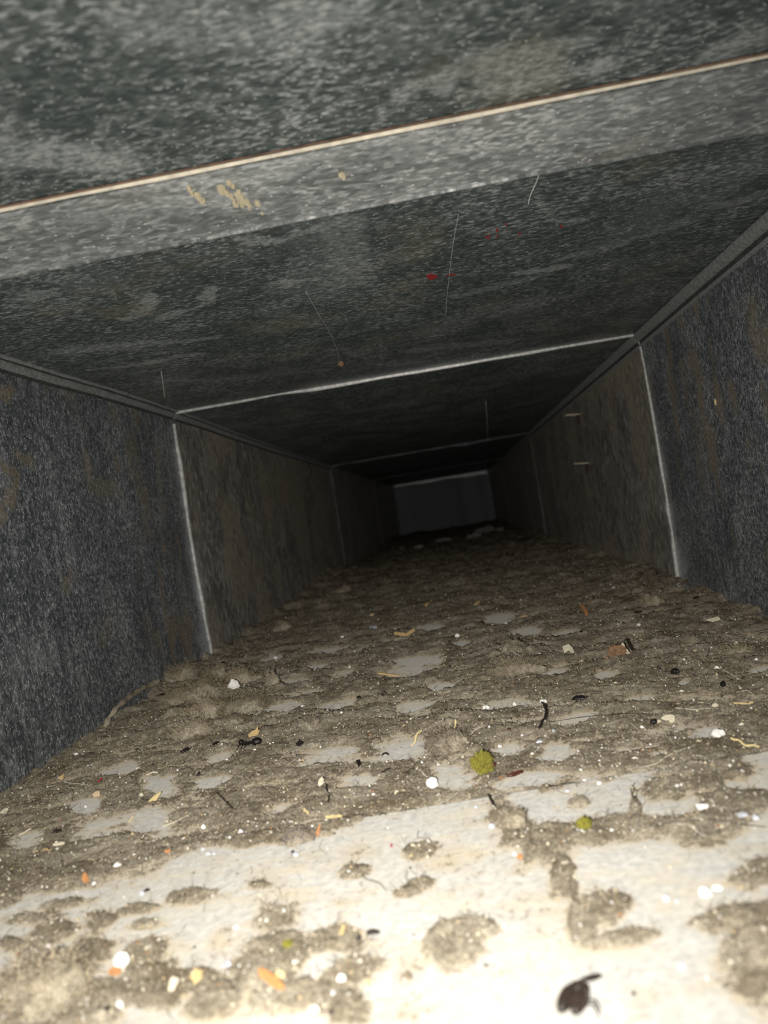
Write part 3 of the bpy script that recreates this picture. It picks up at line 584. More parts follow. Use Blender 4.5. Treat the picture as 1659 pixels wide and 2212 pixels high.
def splinter(name, a, b, w_px, mat, label, cat='wood splinter', h=.5):
    SEED[0] += 1; r = np.random.default_rng(SEED[0]); A, B = ground(*a), ground(*b); k = per_px((A + B) / 2); w = w_px * k / 2; d = (B - A); L = np.linalg.norm(d[:2]); d = d / (np.linalg.norm(d) + 1e-9); s = np.cross(d, (0, 0, 1)); s /= np.linalg.norm(s) + 1e-9
    V = []; F = []; m = 6
    for i, t in enumerate(np.linspace(0, 1, m)):
        ww = w * (0.45 if i in (0, m - 1) else 1) * r.uniform(.8, 1.15); off = r.normal(0, .15) * w; zt = w * h * r.uniform(.8, 1.3) + w * .5; c = (B - A) * t + s * off + np.array([0, 0, w * .25])
        V += [c + s * ww, c - s * ww, c - s * ww * .8 + [0, 0, zt], c + s * ww * .7 + [0, 0, zt]]
    for i in range(m - 1):
        for q in range(4): F.append((i * 4 + q, i * 4 + (q + 1) % 4, i * 4 + 4 + (q + 1) % 4, i * 4 + 4 + q))
    F += [(3, 2, 1, 0), tuple(range(4 * m - 4, 4 * m))]; o = mesh_obj(name, V, F, M[mat]); o.location = A; tag(o, label, cat); return o
def blob(name, c, s, mat, parent, sub=3, rough=0, rz=0, seed=1, rx=0):
    V, F = ICO[sub]; V = V * (1 + rough * n3(V, 2.2, seed))[:, None] if rough else V.copy(); V = V * np.asarray(s)
    if rx: V = np.stack([V[:, 0], V[:, 1] * math.cos(rx) - V[:, 2] * math.sin(rx), V[:, 1] * math.sin(rx) + V[:, 2] * math.cos(rx)], 1)
    return mesh_obj(name, rotz(V, rz) + np.asarray(c), F, M[mat], parent, True)

# --- lint clumps
def lint_clump(px, py, w, h, label, seed, dense=260, tone=(.30, .25, .17)):
    p = ground(px, py + h * .3); k = per_px(p); r = np.random.default_rng(seed); e = empty('lint_clump', p); tag(e, label, 'lint clump')
    V, F = ICO[4]; s = np.array([w * k / 2, w * k * .45, h * k * .62]); nn = 1 + .75 * n3(V, 1.3, seed) + .30 * n3(V, 4.0, seed + 3) + .22 * n3(V, 9, seed + 5); V2 = V * nn[:, None] * s
    V2[:, 2] = np.where(V2[:, 2] < 0, V2[:, 2] * .35, V2[:, 2]); mesh_obj('felt_mass', V2, F, M['lint'], e, True)
    idx = r.choice(len(V), dense * 4); idx = idx[V[idx, 2] > -.1]; n = len(idx); q = np.asarray(tone)[None] * r.uniform(.5, 1.6, (n, 1))
    fz = fibres('fuzz', V2[idx], V[idx] + r.normal(0, .6, (n, 3)), r.uniform(.12, .55, n) * w * k * .5, r.uniform(.00004, .00009, n), q, r, e, .5); fz['kind'] = 'stuff'; return e
lint_clump(380, 1455, 92, 46, 'matted lint clump against the left wall, highest of the mound', 1, 420)
lint_clump(432, 1490, 120, 44, 'wide brown lint clump in the middle of the mound', 21, 420, (.26, .21, .14))
lint_clump(445, 1528, 72, 44, 'tan lint clump on the near side of the mound', 2, 300, (.38, .31, .21))
lint_clump(410, 1568, 74, 38, 'pale tan lint tuft at the very front of the mound', 22, 300, (.40, .33, .23))
lint_clump(492, 1556, 60, 24, 'low dark lint shred in front of the mound', 23, 240, (.2, .16, .11))
lint_clump(520, 1462, 74, 44, 'lint clump behind the large white plaster chip', 3, 300, (.36, .30, .20))
lint_clump(530, 1512, 110, 34, 'flat dark lint clump under the large white plaster chip', 24, 420, (.24, .2, .13))
lint_clump(478, 1452, 60, 28, 'small lint clump at the back of the mound under the joint', 25, 200, (.3, .25, .17))
lint_clump(590, 1462, 34, 44, 'small pinkish lint tuft at the right end of the mound', 4, 120, (.40, .33, .27))
lint_clump(1112, 1402, 95, 46, 'low brown lint clump in the middle of the floor, left of the cream hooked flake', 5, 360)
lint_clump(975, 1568, 90, 32, 'dark lint clump left of the round white chip', 6, 300, (.22, .18, .13))
lint_clump(668, 1562, 54, 26, 'dark grey lint tuft between the star-shaped tan scrap and the black round seed', 7, 200, (.2, .17, .13))
lint_clump(1410, 1296, 44, 30, 'greenish tan lint tuft at the foot of the right wall joint', 8, 160, (.38, .33, .21))
lint_clump(738, 1268, 32, 20, 'pale brown lint tuft far back near the left wall', 9, 80, (.42, .34, .24))
lint_clump(612, 1352, 34, 22, 'brown lint tuft behind the mound, close to the left wall', 10, 80, (.36, .29, .21))
lint_clump(1590, 1404, 56, 16, 'flat olive lint wisp below the right wall', 11, 120, (.36, .32, .2))
lint_clump(105, 2115, 190, 86, 'thick tan lint wad in the lower left corner of the picture', 12, 300, (.42, .35, .25))
lint_clump(1110, 1766, 50, 30, 'ragged lint tuft standing on the floor seam', 13, 200, (.32, .27, .19))
lint_clump(640, 1806, 54, 24, 'purplish grey lint tuft on the seam right of the white chips', 14, 140, (.26, .22, .2))
for i, (px, py, w, h) in enumerate([(1050, 1146, 44, 20), (1025, 1158, 30, 14), (1080, 1142, 26, 14), (960, 1168, 40, 10), (905, 1180, 26, 12), (868, 1184, 20, 10)]):
    txt = ['largest pale dust lump before the end plate', 'pale dust lump just left of the largest one before the end plate', 'rightmost pale dust lump before the end plate', 'flat pale dust lump in the middle before the end plate', 'small pale dust lump left of the middle before the end plate', 'leftmost pale dust lump before the end plate'][i]
    e = chip('dust_lump', px, py, w * .8, h * .8, 'dustlump', txt, 'dust lump', .3 * i, .9, 'pale dust lumps before the end plate', 3)
# a rope of lint that sags along the left wall
P = np.array([on_x(a, b, XL + .003) for a, b in [(196, 1625), (222, 1575), (250, 1528), (300, 1490), (345, 1472)]]); P = smooth_path(P, 30, .0006, np.random.default_rng(4))
o = tube('lint_rope', P - P[0], .0016 * (1 + .4 * np.sin(np.arange(30) * 2.1)), M['lint'], None, 7); o.location = P[0]; tag(o, 'thin rope of lint arching along the left wall beside the mound', 'lint rope')

# --- white and glassy bits
WH = [('plaster_chip', 508, 1490, 26, 26, 'white', 'large white plaster chip lying on the lint mound beside the left wall'),
 ('plaster_chip', 935, 1690, 27, 28, 'white', 'chunky white crumb left of the large yellow-green moss clump'),
 ('plaster_chip', 1552, 1583, 28, 19, 'white', 'bright white chip above the tan curved stem by the right edge'),
 ('plaster_chip', 1174, 1514, 18, 10, 'white', 'flat white chip at the top end of the curved black twig'),
 ('plaster_chip', 1050, 1528, 17, 13, 'white', 'round white chip right of the dark lint clump'),
 ('plaster_chip', 1112, 1520, 9, 9, 'white', 'small oval white chip between the round white chip and the black twig'),
 ('plaster_chip', 988, 1373, 11, 11, 'white', 'white bead-like chip on the far lint, left of the low brown clump'),
 ('plaster_chip', 440, 1785, 10, 14, 'white', 'upright white chip, left one of the pair above the floor seam'),
 ('plaster_chip', 520, 1796, 12, 14, 'white', 'white chip, right one of the pair above the floor seam'),
 ('plaster_chip', 254, 1866, 17, 14, 'white', 'white chip on lint just above the left bare strip of floor'),
 ('plaster_chip', 265, 2075, 34, 38, 'white', 'biggest white chunk, in the lower left of the floor'),
 ('plaster_chip', 259, 2165, 16, 16, 'white', 'round white chip straight below the biggest white chunk'),
 ('plaster_chip', 738, 2106, 20, 18, 'white', 'round white chip right of the large orange wood splinter'),
 ('plaster_chip', 678, 2178, 22, 18, 'white', 'round white chip at the bottom, below the large orange splinter'),
 ('plaster_chip', 1525, 1926, 32, 24, 'white', 'large bright white lump on the bare floor at right'),
 ('plaster_chip', 1550, 1916, 22, 14, 'white', 'white lump touching the right side of the large bright one'),
 ('plaster_chip', 1335, 2175, 28, 24, 'white', 'round white chip right of the big dark beetle'),
 ('plaster_chip', 1294, 1686, 12, 9, 'white', 'cream-white chip resting on the floor seam at right of centre'),
 ('plaster_chip', 1263, 1684, 8, 6, 'white', 'tiny white chip left of the cream-white one on the seam'),
 ('plaster_chip', 1545, 1522, 14, 12, 'cream', 'cream crumb left of the straight straw by the right edge'),
 ('plaster_chip', 1380, 1349, 8, 7, 'white', 'small white chip on the far lint behind the rusty crumb'),
 ('plaster_chip', 1634, 1425, 9, 8, 'white', 'small white chip by the right edge, below the olive lint wisp'),
 ('plaster_chip', 1548, 1440, 10, 7, 'white', 'small white chip left of the one by the right edge'),
 ('plaster_chip', 1591, 1389, 11, 10, 'cream', 'cream crumb just above the olive lint wisp'),
 ('plaster_chip', 654, 1525, 10, 7, 'white', 'small white chip right of the mound'),
 ('plaster_chip', 804, 1329, 12, 7, 'peach', 'pinkish crumb far back on the lint, left of centre'),
 ('plaster_chip', 165, 1629, 10, 7, 'white', 'small white chip close to the left wall'),
 ('plaster_chip', 185, 1741, 7, 6, 'white', 'tiny white chip on the bare patch below the peach flake'),
 ('plaster_chip', 305, 1717, 10, 10, 'cream', 'greyish white crumb left of the yellow leaf scrap'),
 ('plaster_chip', 104, 2042, 12, 10, 'white', 'white chip by the left edge, left of the biggest white chunk'),
 ('plaster_chip', 160, 2083, 11, 10, 'white', 'white chip left of and a little below the biggest white chunk'),
 ('plaster_chip', 510, 2001, 14, 9, 'white', 'faint white chip on bare floor right of the biggest white chunk'),
 ('plaster_chip', 203, 1907, 10, 9, 'white', 'white chip beside the orange crumb on the left bare strip'),
 ('plaster_chip', 1112, 1843, 10, 8, 'white', 'small white chip on bright floor left of the brown plume'),
 ('plaster_chip', 1321, 1790, 9, 7, 'white', 'small white chip right of the smaller moss clump'),
 ('plaster_chip', 1462, 1696, 10, 7, 'white', 'small white chip beside the brown patch on the right bare sheet'),
 ('plaster_chip', 1405, 1607, 7, 6, 'white', 'tiny white chip on the crossing of two hairs'),
 ('plaster_chip', 1387, 1570, 8, 7, 'white', 'tiny white chip below the tan husk'),
 ('plaster_chip', 1080, 1611, 10, 7, 'white', 'small white chip above the large moss clump'),
 ('plaster_chip', 1455, 1567, 6, 5, 'white', 'tiny pale chip just right of the tan husk'),
 ('plaster_chip', 1478, 1425, 7, 6, 'white', 'tiny white chip above the black lump at right'),
 ('plaster_chip', 740, 1377, 8, 5, 'white', 'tiny white chip far back, left of the tan shaving'),
 ('plaster_chip', 756, 1440, 6, 6, 'white', 'tiny white chip left of the long bare patch'),
 ('plaster_chip', 596, 1420, 8, 6, 'white', 'tiny white chip behind the pinkish lint tuft'),
 ('plaster_chip', 738, 1540, 6, 6, 'white', 'tiny white chip left of the black round seed'),
 ('plaster_chip', 490, 1640, 6, 5, 'white', 'tiny white chip below the dark ant'),
 ('glassy_flake', 490, 2082, 24, 14, 'lilac', 'shiny clear flake left of the large orange wood splinter'),
 ('glassy_flake', 1632, 1764, 18, 14, 'lilac', 'violet-edged glassy shard by the right edge'),
 ('glassy_flake', 1602, 1759, 26, 10, 'lilac', 'bright glassy flake left of the violet-edged shard'),
 ('glassy_flake', 307, 1928, 15, 13, 'lilac', 'glassy flake with a dark tail on the left bare strip'),
 ('glassy_flake', 640, 1844, 14, 11, 'lilac', 'bright flake with a dark side on bare floor below the purplish tuft'),
 ('glassy_flake', 450, 1842, 14, 8, 'lilac', 'left one of two glassy flakes below the floor seam'),
 ('glassy_flake', 463, 1842, 10, 8, 'lilac', 'right one of two glassy flakes below the floor seam'),
 ('glassy_flake', 437, 1826, 12, 10, 'lilac', 'glassy flake at the seam above the two side by side'),
 ('glassy_flake', 1062, 1784, 17, 14, 'lilac', 'shiny flake in the brown plume below the seam'),
 ('glassy_flake', 1028, 1741, 9, 8, 'lilac', 'tiny bluish flake just below the seam, left of the ragged tuft'),
 ('glassy_flake', 1165, 1600, 18, 7, 'lilac', 'bluish foil bit below the curved black twig'),
 ('glassy_flake', 1197, 1578, 9, 8, 'lilac', 'bluish flake right of the curved black twig'),
 ('glassy_flake', 1226, 1706, 14, 8, 'lilac', 'bluish flake on the seam right of the ragged tuft'),
 ('glassy_flake', 1438, 1938, 16, 18, 'lilac', 'round glassy bead on bright floor left of the large white lump'),
 ('glassy_flake', 1462, 1944, 10, 12, 'lilac', 'grey glassy bit right of the round bead'),
 ('glassy_flake', 1472, 2084, 20, 14, 'lilac', 'greyish glassy flake above and right of the big dark beetle')]
for i, (nm, px, py, w, h, mt, lb) in enumerate(WH):
    chip(nm, px, py, w, h, mt, lb, 'chip' if nm == 'plaster_chip' else 'flake', i * 1.7, .42, 'white chips in the lint' if nm == 'plaster_chip' else 'glassy flakes on the floor', 2 if w < 20 else 3)
flake('cream_flake', [(1218, 1412), (1217, 1402), (1224, 1398), (1232, 1396), (1237, 1402), (1238, 1412), (1233, 1414), (1230, 1405), (1224, 1408)], 'cream', 'cream hooked flake on the lint right of the low brown clump', th=.0012)
flake('white_sliver', [(1505, 1740), (1530, 1740), (1529, 1748), (1508, 1747)], 'white', 'white flat sliver on the right bare sheet', th=.0009, curl=.15)
flake('pale_sliver', [(795, 1356), (812, 1353), (816, 1357), (802, 1361)], 'lilac', 'pale lilac sliver far back, left of centre')
flake('pale_sliver', [(1528, 1343), (1555, 1337), (1556, 1342), (1540, 1347)], 'cream', 'pale yellow-green sliver near the right wall')
splinter('pale_sliver', (115, 1827), (140, 1824), 8, 'cream', 'pale straight sliver below the shiny dark beetle', 'sliver')

# --- wood, straw and leaf
flake('leaf_scrap', [(539, 1591), (543, 1584), (549, 1582), (551, 1573), (554, 1581), (559, 1580), (562, 1590), (554, 1593), (546, 1596), (541, 1594)], 'tan', 'star-shaped tan leaf scrap above the dark ant', 'leaf scrap', curl=.8)
flake('leaf_scrap', [(328, 1740), (332, 1730), (338, 1724), (342, 1719), (343, 1728), (342, 1735), (333, 1737)], 'yellow', 'yellow leaf scrap left of the bare patch', 'leaf scrap', curl=.5)
flake('leaf_scrap', [(199, 1719), (203, 1714), (211, 1713), (219, 1719), (214, 1721), (206, 1723)], 'peach', 'peach half-oval flake at left', 'leaf scrap', curl=.2)
flake('leaf_scrap', [(1, 1757), (6, 1752), (14, 1753), (15, 1760), (10, 1767), (2, 1764)], 'cream', 'cream scrap at the left edge of the picture', 'leaf scrap')
flake('leaf_scrap', star(375, 2135, 24, 30, 9, 3), 'cream', 'cream torn scrap at the bottom left of centre', 'leaf scrap')
flake('leaf_scrap', star(425, 2117, 26, 28, 9, 4), 'tan', 'tan torn scrap right of the cream one at the bottom', 'leaf scrap')
flake('leaf_scrap', star(250, 2103, 30, 16, 9, 6), 'orange', 'orange-brown curled scrap below the biggest white chunk', 'leaf scrap')
flake('leaf_scrap', star(607, 2108, 24, 12, 8, 8), 'yellow', 'pale yellow flake right of the large orange splinter', 'leaf scrap')
flake('leaf_scrap', star(694, 1694, 12, 16, 8, 9), 'cream', 'cream scrap beside the dark curl above the seam', 'leaf scrap')
flake('leaf_scrap', star(134, 1682, 14, 10, 8, 12), 'tan', 'small tan scrap near the left wall', 'leaf scrap')
splinter('wood_splinter', (563, 2103), (612, 2140), 20, 'orange', 'large orange wood splinter at the bottom of the picture')
splinter('wood_splinter', (704, 1768), (740, 1766), 9, 'yellow', 'yellow wood shaving lying along the seam')
splinter('wood_splinter', (657, 1750), (666, 1761), 6, 'yellow', 'short yellow sliver left of the shaving on the seam')
splinter('wood_splinter', (1257, 1311), (1268, 1327), 9, 'orange', 'bright orange splinter far back right of centre')
splinter('wood_splinter', (1027, 1308), (1035, 1301), 7, 'tan', 'small tan splinter far back in the middle')
splinter('wood_splinter', (1127, 1337), (1137, 1331), 6, 'tan', 'small tan splinter between the far middle one and the bright orange one')
splinter('wood_splinter', (919, 1307), (934, 1299), 8, 'tan', 'tan splinter farthest back, left of the middle')
splinter('wood_splinter', (853, 1371), (876, 1368), 10, 'tan', 'dull tan shaving far back, left half of a broken pair')
splinter('wood_splinter', (876, 1366), (896, 1362), 9, 'tan', 'brighter tan shaving far back, right half of a broken pair')
splinter('wood_splinter', (183, 1893), (187, 1906), 12, 'orange', 'orange crumb on the left bare strip', 'wood crumb')
splinter('wood_splinter', (683, 1800), (692, 1788), 8, 'orange', 'orange sliver just below the yellow shaving')
splinter('wood_splinter', (357, 1842), (367, 1841), 9, 'orange', 'orange crumb on the lint left of the white chip pair', 'wood crumb')
splinter('wood_splinter', (742, 2002), (735, 2022), 9, 'tan', 'tan sliver left of the oval dark beetle')
splinter('wood_splinter', (792, 2120), (799, 2130), 8, 'tan', 'tan sliver below the oval dark beetle')
splinter('wood_splinter', (862, 1462), (818, 1462), 5, 'tan', 'thin tan straw by the long bare patch', 'straw')
strand('straw', [(889, 1611), (900, 1601), (913, 1590)], 1.8, 'yellow', 'yellow straw above the large moss clump, left of centre', 'straw', taper=False)
strand('straw', [(981, 1589), (984, 1580), (987, 1574)], 2.2, 'yellow', 'short upright yellow straw under the dark lint clump', 'straw', taper=False)
strand('straw', [(1585, 1520), (1605, 1521), (1628, 1523)], 2.2, 'yellow', 'straight straw by the right edge', 'straw', taper=False)
strand('stem', [(1580, 1600), (1598, 1605), (1615, 1613), (1640, 1616)], 2.6, 'yellow', 'tan curved stem below the bright white chip at right', 'stem', taper=False)
strand('straw', [(40, 1803), (54, 1797), (67, 1791)], 1.7, 'cream', 'pale straight straw near the left edge', 'straw', taper=False)
strand('straw', [(352, 1784), (380, 1774), (408, 1764)], 1.4, 'cream', 'pale straw crossing the bare patch left of the white chip pair', 'straw', taper=False)
strand('straw', [(316, 1673), (328, 1670), (341, 1669)], 1.5, 'cream', 'short pale straw with a dark end at left', 'straw', taper=False)
strand('straw', [(280, 1776), (284, 1768), (288, 1762)], 1.8, 'yellow', 'stubby yellow straw left of the pale crossing one', 'straw', taper=False)
strand('straw', [(90, 1839), (98, 1834), (110, 1838)], 2.0, 'tan', 'curved tan straw below the pale sliver at left', 'straw', taper=False)
e = empty('husk', ground(1445, 1556)); tag(e, 'tan two-lobed husk with a black tip at right', 'husk'); k = per_px(np.array(e.location))
blob('lobe', (-.0 * k, 0, 7 * k), (16 * k, 8 * k, 6 * k), 'cream', e, 3, .25, .25, 3); blob('lobe', (4 * k, -10 * k, 4 * k), (7 * k, 6 * k, 7 * k), 'cream', e, 3, .25, 0, 4); blob('stalk', (-24 * k, -6 * k, 3 * k), (8 * k, 4 * k, 3 * k), 'cream', e, 2, .2, .5, 6); blob('black_tip', (-34 * k, -8 * k, 4 * k), (8 * k, 7 * k, 6 * k), 'black', e, 3, .3, 0, 5)
e = empty('rusty_crumb', ground(1332, 1418)); tag(e, 'rusty brown crumb with tan pebbles stuck to its right side', 'crumb'); k = per_px(np.array(e.location))
blob('crumb_mass', (0, 0, 10 * k), (20 * k, 20 * k, 16 * k), 'rustlump', e, 4, .5, 0, 8); blob('pebble', (21 * k, -4 * k, 8 * k), (6 * k, 5 * k, 7 * k), 'cream', e, 2, .3, 0, 9); blob('pebble', (25 * k, -10 * k, 3 * k), (7 * k, 5 * k, 4 * k), 'cream', e, 2, .3, 0, 10); blob('pebble', (17 * k, 0, 20 * k), (4 * k, 4 * k, 7 * k), 'cream', e, 2, .3, 0, 11)

# --- moss
def moss(px, py, w, h, label, seed, extra=False):
    p = ground(px, py + h * .3); k = per_px(p); e = empty('moss_clump', p); tag(e, label, 'moss'); V, F = ICO[4]
    V2 = V * (1 + .35 * n3(V, 1.6, seed) + .28 * n3(V, 5, seed + 2))[:, None] * np.array([w * k / 2, w * k * .42, h * k * .52]); V2[:, 2] += h * k * .34
    mesh_obj('moss_body', V2, F, M['moss'], e, False); r = np.random.default_rng(seed); idx = r.choice(len(V), 500); n = len(idx)
    q = np.array([(.27, .25, .035)]) * r.uniform(.4, 1.5, (n, 1)); t = fibres('moss_tufts', V2[idx], V[idx] + r.normal(0, .4, (n, 3)), r.uniform(.05, .16, n) * w * k, np.full(n, .012 * w * k), q, r, e, .3, 4); t['kind'] = 'stuff'
    if extra: blob('brown_bud', (w * k * .5, -w * k * .05, h * k * .2), (6 * k, 5 * k, 5 * k), 'maroon', e, 2, .3)
moss(1043, 1649, 46, 44, 'large yellow-green moss clump on the lint right of centre', 5, True)
moss(1264, 1780, 27, 26, 'smaller olive moss clump on the near bare sheet', 6)
moss(622, 2040, 20, 16, 'tiny olive moss shred above the large orange splinter', 7)

# --- insects and dark bits
def beetle(px, py, w, h, ang, label, mat='dark', legs=True, wing=False, name='beetle'):
    p = ground(px, py + h * .3); k = per_px(p); e = empty(name, p); e.rotation_euler = (0, 0, ang); tag(e, label, 'beetle', 'insect remains'); a, b, c = w * k / 2, w * k * .36, max(h * .5, w * .3) * k * .6
    for s in (-1, 1):
        V, F = ICO[3]; V = V * np.array([a, b * .52, c]); V[:, 2] *= np.where(V[:, 2] > 0, 1, .4); V[:, 1] = V[:, 1] * (1 if True else 1) + s * b * .46; V[:, 2] += c * .55; mesh_obj('wing_case', V, F, M[mat], e, True)
    blob('thorax', (a * 1.0, 0, c * .5), (a * .38, b * .75, c * .75), mat, e, 2); blob('head', (a * 1.38, 0, c * .45), (a * .22, b * .42, c * .5), mat, e, 2)
    if legs:
        for s in (-1, 1):
            for q in (-.3, .25, .8):
                tube('leg', [(a * q, s * b * .6, c * .4), (a * (q + .05), s * b * 1.35, c * .55), (a * (q - .1), s * b * 1.75, -c * .1)], a * .05, M[mat], e, 5)
    return e
e = beetle(1240, 2152, 92, 74, 1.15, 'big dark beetle lying at the bottom right of centre', 'dark', False)
k = per_px(np.array(e.location)); V, F = ICO[2]; V = rotz(V * np.array([26 * k, 10 * k, 5 * k]), -.95) + np.array([74 * k, -20 * k, 22 * k]); mesh_obj('raised_wing', V, F, M['dark'], e, True)
for q in (-.1, .25): tube('leg', [(q * 46 * k, -24 * k, 12 * k), ((q - .1) * 46 * k, -46 * k, 16 * k), ((q - .3) * 46 * k, -60 * k, 1 * k)], 2.0 * k, M['dark'], e, 5)
beetle(803, 2012, 24, 20, .05, 'oval dark beetle on bright floor at the bottom centre', 'dark', False)
beetle(122, 1793, 17, 18, 1.2, 'shiny dark beetle at the lower left', 'dark', True)
beetle(166, 1809, 14, 10, .5, 'hollow greyish beetle shell right of the shiny dark beetle', 'grey_shell', False)
beetle(1252, 1507, 32, 16, -.25, 'long dark beetle on the lint right of the curved black twig', 'black', True)
e = empty('ant', ground(535, 1610)); tag(e, 'dark ant lying under the star-shaped tan scrap', 'ant', 'insect remains'); k = per_px(np.array(e.location))
blob('abdomen', (19 * k, 2 * k, 6 * k), (13 * k, 9 * k, 8 * k), 'black', e, 3, .1); blob('thorax', (-2 * k, 0, 5 * k), (9 * k, 5 * k, 4 * k), 'black', e, 3, .2); blob('head', (-15 * k, 4 * k, 9 * k), (6 * k, 6 * k, 5 * k), 'black', e, 3, .2)
for s in (-1, 1):
    for q in (-10, -2, 5): tube('leg', [(q * k, s * 4 * k, 5 * k), ((q - 4) * k, s * 14 * k, 8 * k), ((q - 9) * k, s * 22 * k, 0)], .9 * k, M['black'], e, 5)
strand('pupa', [(1095, 1679), (1104, 1677), (1112, 1675), (1122, 1671), (1130, 1669)], 5.0, 'maroon', 'glossy red-brown pupa right of the large moss clump', 'pupa', n=16, sides=10)
DK = [('seed', 830, 1498, 13, 11, 'black', 'round black seed in the middle of the lint', 'seed'), ('dark_crumb', 775, 2024, 11, 15, 'dark', 'dark crumb just left of the oval dark beetle', 'crumb'),
 ('dark_crumb', 1458, 1452, 18, 18, 'black', 'glossy black lump on the lint at right', 'crumb'), ('dark_crumb', 1425, 1440, 11, 9, 'black', 'small black bit left of the glossy black lump', 'crumb'),
 ('dark_crumb', 1562, 1477, 18, 15, 'black', 'ragged black crumb right of the glossy black lump', 'crumb'), ('dark_crumb', 430, 1676, 10, 9, 'black', 'small black bit left of the lower bare patches', 'crumb'),
 ('dark_crumb', 648, 1606, 14, 13, 'black', 'dull black lump right of the dark ant', 'crumb'), ('dark_crumb', 1368, 2143, 11, 10, 'dark', 'tiny dark dot right of the big dark beetle', 'crumb'),
 ('dark_crumb', 714, 2181, 12, 14, 'dark', 'dark crumb at the bottom right of the white chip', 'crumb'), ('dark_crumb', 886, 1873, 7, 6, 'dark', 'tiny dark dot on the bright floor above centre', 'crumb'),
 ('dark_crumb', 893, 2017, 7, 6, 'dark', 'tiny dark dot right of the oval dark beetle', 'crumb'), ('dark_crumb', 1050, 2084, 9, 11, 'dark', 'small dark bit left of the big dark beetle', 'crumb'),
 ('dark_crumb', 970, 1379, 7, 8, 'black', 'black bit under the white bead-like chip', 'crumb'), ('dark_crumb', 1256, 1367, 9, 6, 'black', 'black bit far back below the bright orange splinter', 'crumb'),
 ('dark_crumb', 1504, 1281, 15, 8, 'black', 'black bit at the foot of the right wall', 'crumb'), ('dark_crumb', 1378, 1321, 16, 7, 'dark', 'dark brown bit below the greenish tan tuft', 'crumb'),
 ('dark_crumb', 700, 1448, 14, 6, 'black', 'black bit right of the pinkish lint tuft', 'crumb'), ('dark_crumb', 776, 1506, 10, 8, 'black', 'black bit left of the round black seed', 'crumb'),
 ('dark_crumb', 195, 2110, 14, 26, 'dark', 'dark clot on the thick tan lint wad', 'crumb'), ('dark_crumb', 232, 2184, 14, 12, 'dark', 'dark crumb at the bottom left', 'crumb'), ('dark_crumb', 318, 1921, 14, 8, 'dark', 'dark tail beside the glassy flake on the left bare strip', 'crumb'),
 ('dark_crumb', 633, 1839, 8, 9, 'dark', 'dark bit left of the bright flake below the purplish tuft', 'crumb'), ('dark_crumb', 1100, 1573, 10, 7, 'maroon', 'red-brown bit above the large moss clump', 'crumb')]
for i, (nm, px, py, w, h, mt, lb, ct) in enumerate(DK): chip(nm, px, py, w, h, mt, lb, ct, i * 1.1, .5 if nm != 'seed' else .08, 'dark bits in the lint', 3 if w > 11 else 2)
flake('black_flake', [(390, 1627), (397, 1621), (408, 1620), (404, 1626), (396, 1630)], 'black', 'black flake left of the dark ant')
flake('black_flake', [(456, 1613), (464, 1606), (471, 1605), (465, 1611)], 'black', 'smaller black flake next to the dark ant')
flake('black_flake', [(768, 1649), (775, 1647), (783, 1656), (777, 1660)], 'black', 'squarish black flake on the bare patch left of centre')
strand('dark_curl', [(826, 1634), (829, 1628), (836, 1627), (840, 1632)], 2.2, 'black', 'dark half ring above the dark crescent', 'curl')
strand('dark_curl', [(824, 1670), (831, 1668), (838, 1664), (843, 1661)], 2.6, 'dark', 'dark crescent left of the chunky white crumb', 'curl')
strand('dark_curl', [(704, 1694), (706, 1710), (712, 1724), (709, 1734)], 3.0, 'black', 'dark curl in the lint above the seam', 'curl')
strand('twig', [(1168, 1516), (1178, 1526), (1182, 1545), (1178, 1562), (1166, 1582)], 4.0, 'black', 'curved black twig right of centre', 'twig', jitter=1.2, sides=7)
strand('twig', [(469, 1712), (480, 1726), (495, 1740), (504, 1752)], 2.6, 'dark', 'crooked dark twig above the white chip pair', 'twig', jitter=1.0)
strand('twig', [(1353, 1384), (1362, 1398), (1372, 1412)], 4.0, 'dark', 'dark stick leaning behind the rusty crumb', 'twig')
strand('twig', [(1055, 1716), (1062, 1732), (1070, 1744)], 3.5, 'black', 'black stick at the seam beside the ragged tuft', 'twig')
strand('red_fibre', [(212, 1690), (218, 1685), (222, 1682)], 2.2, 'red', 'dark red fibre near the left wall', 'fibre')
flake('red_scrap', star(846, 1829, 6, 6, 6, 2), 'red', 'tiny red fleck on the bright floor', 'fleck')
flake('red_scrap', star(1122, 1853, 14, 9, 7, 5), 'orange', 'reddish fleck right of the small white chip', 'fleck')

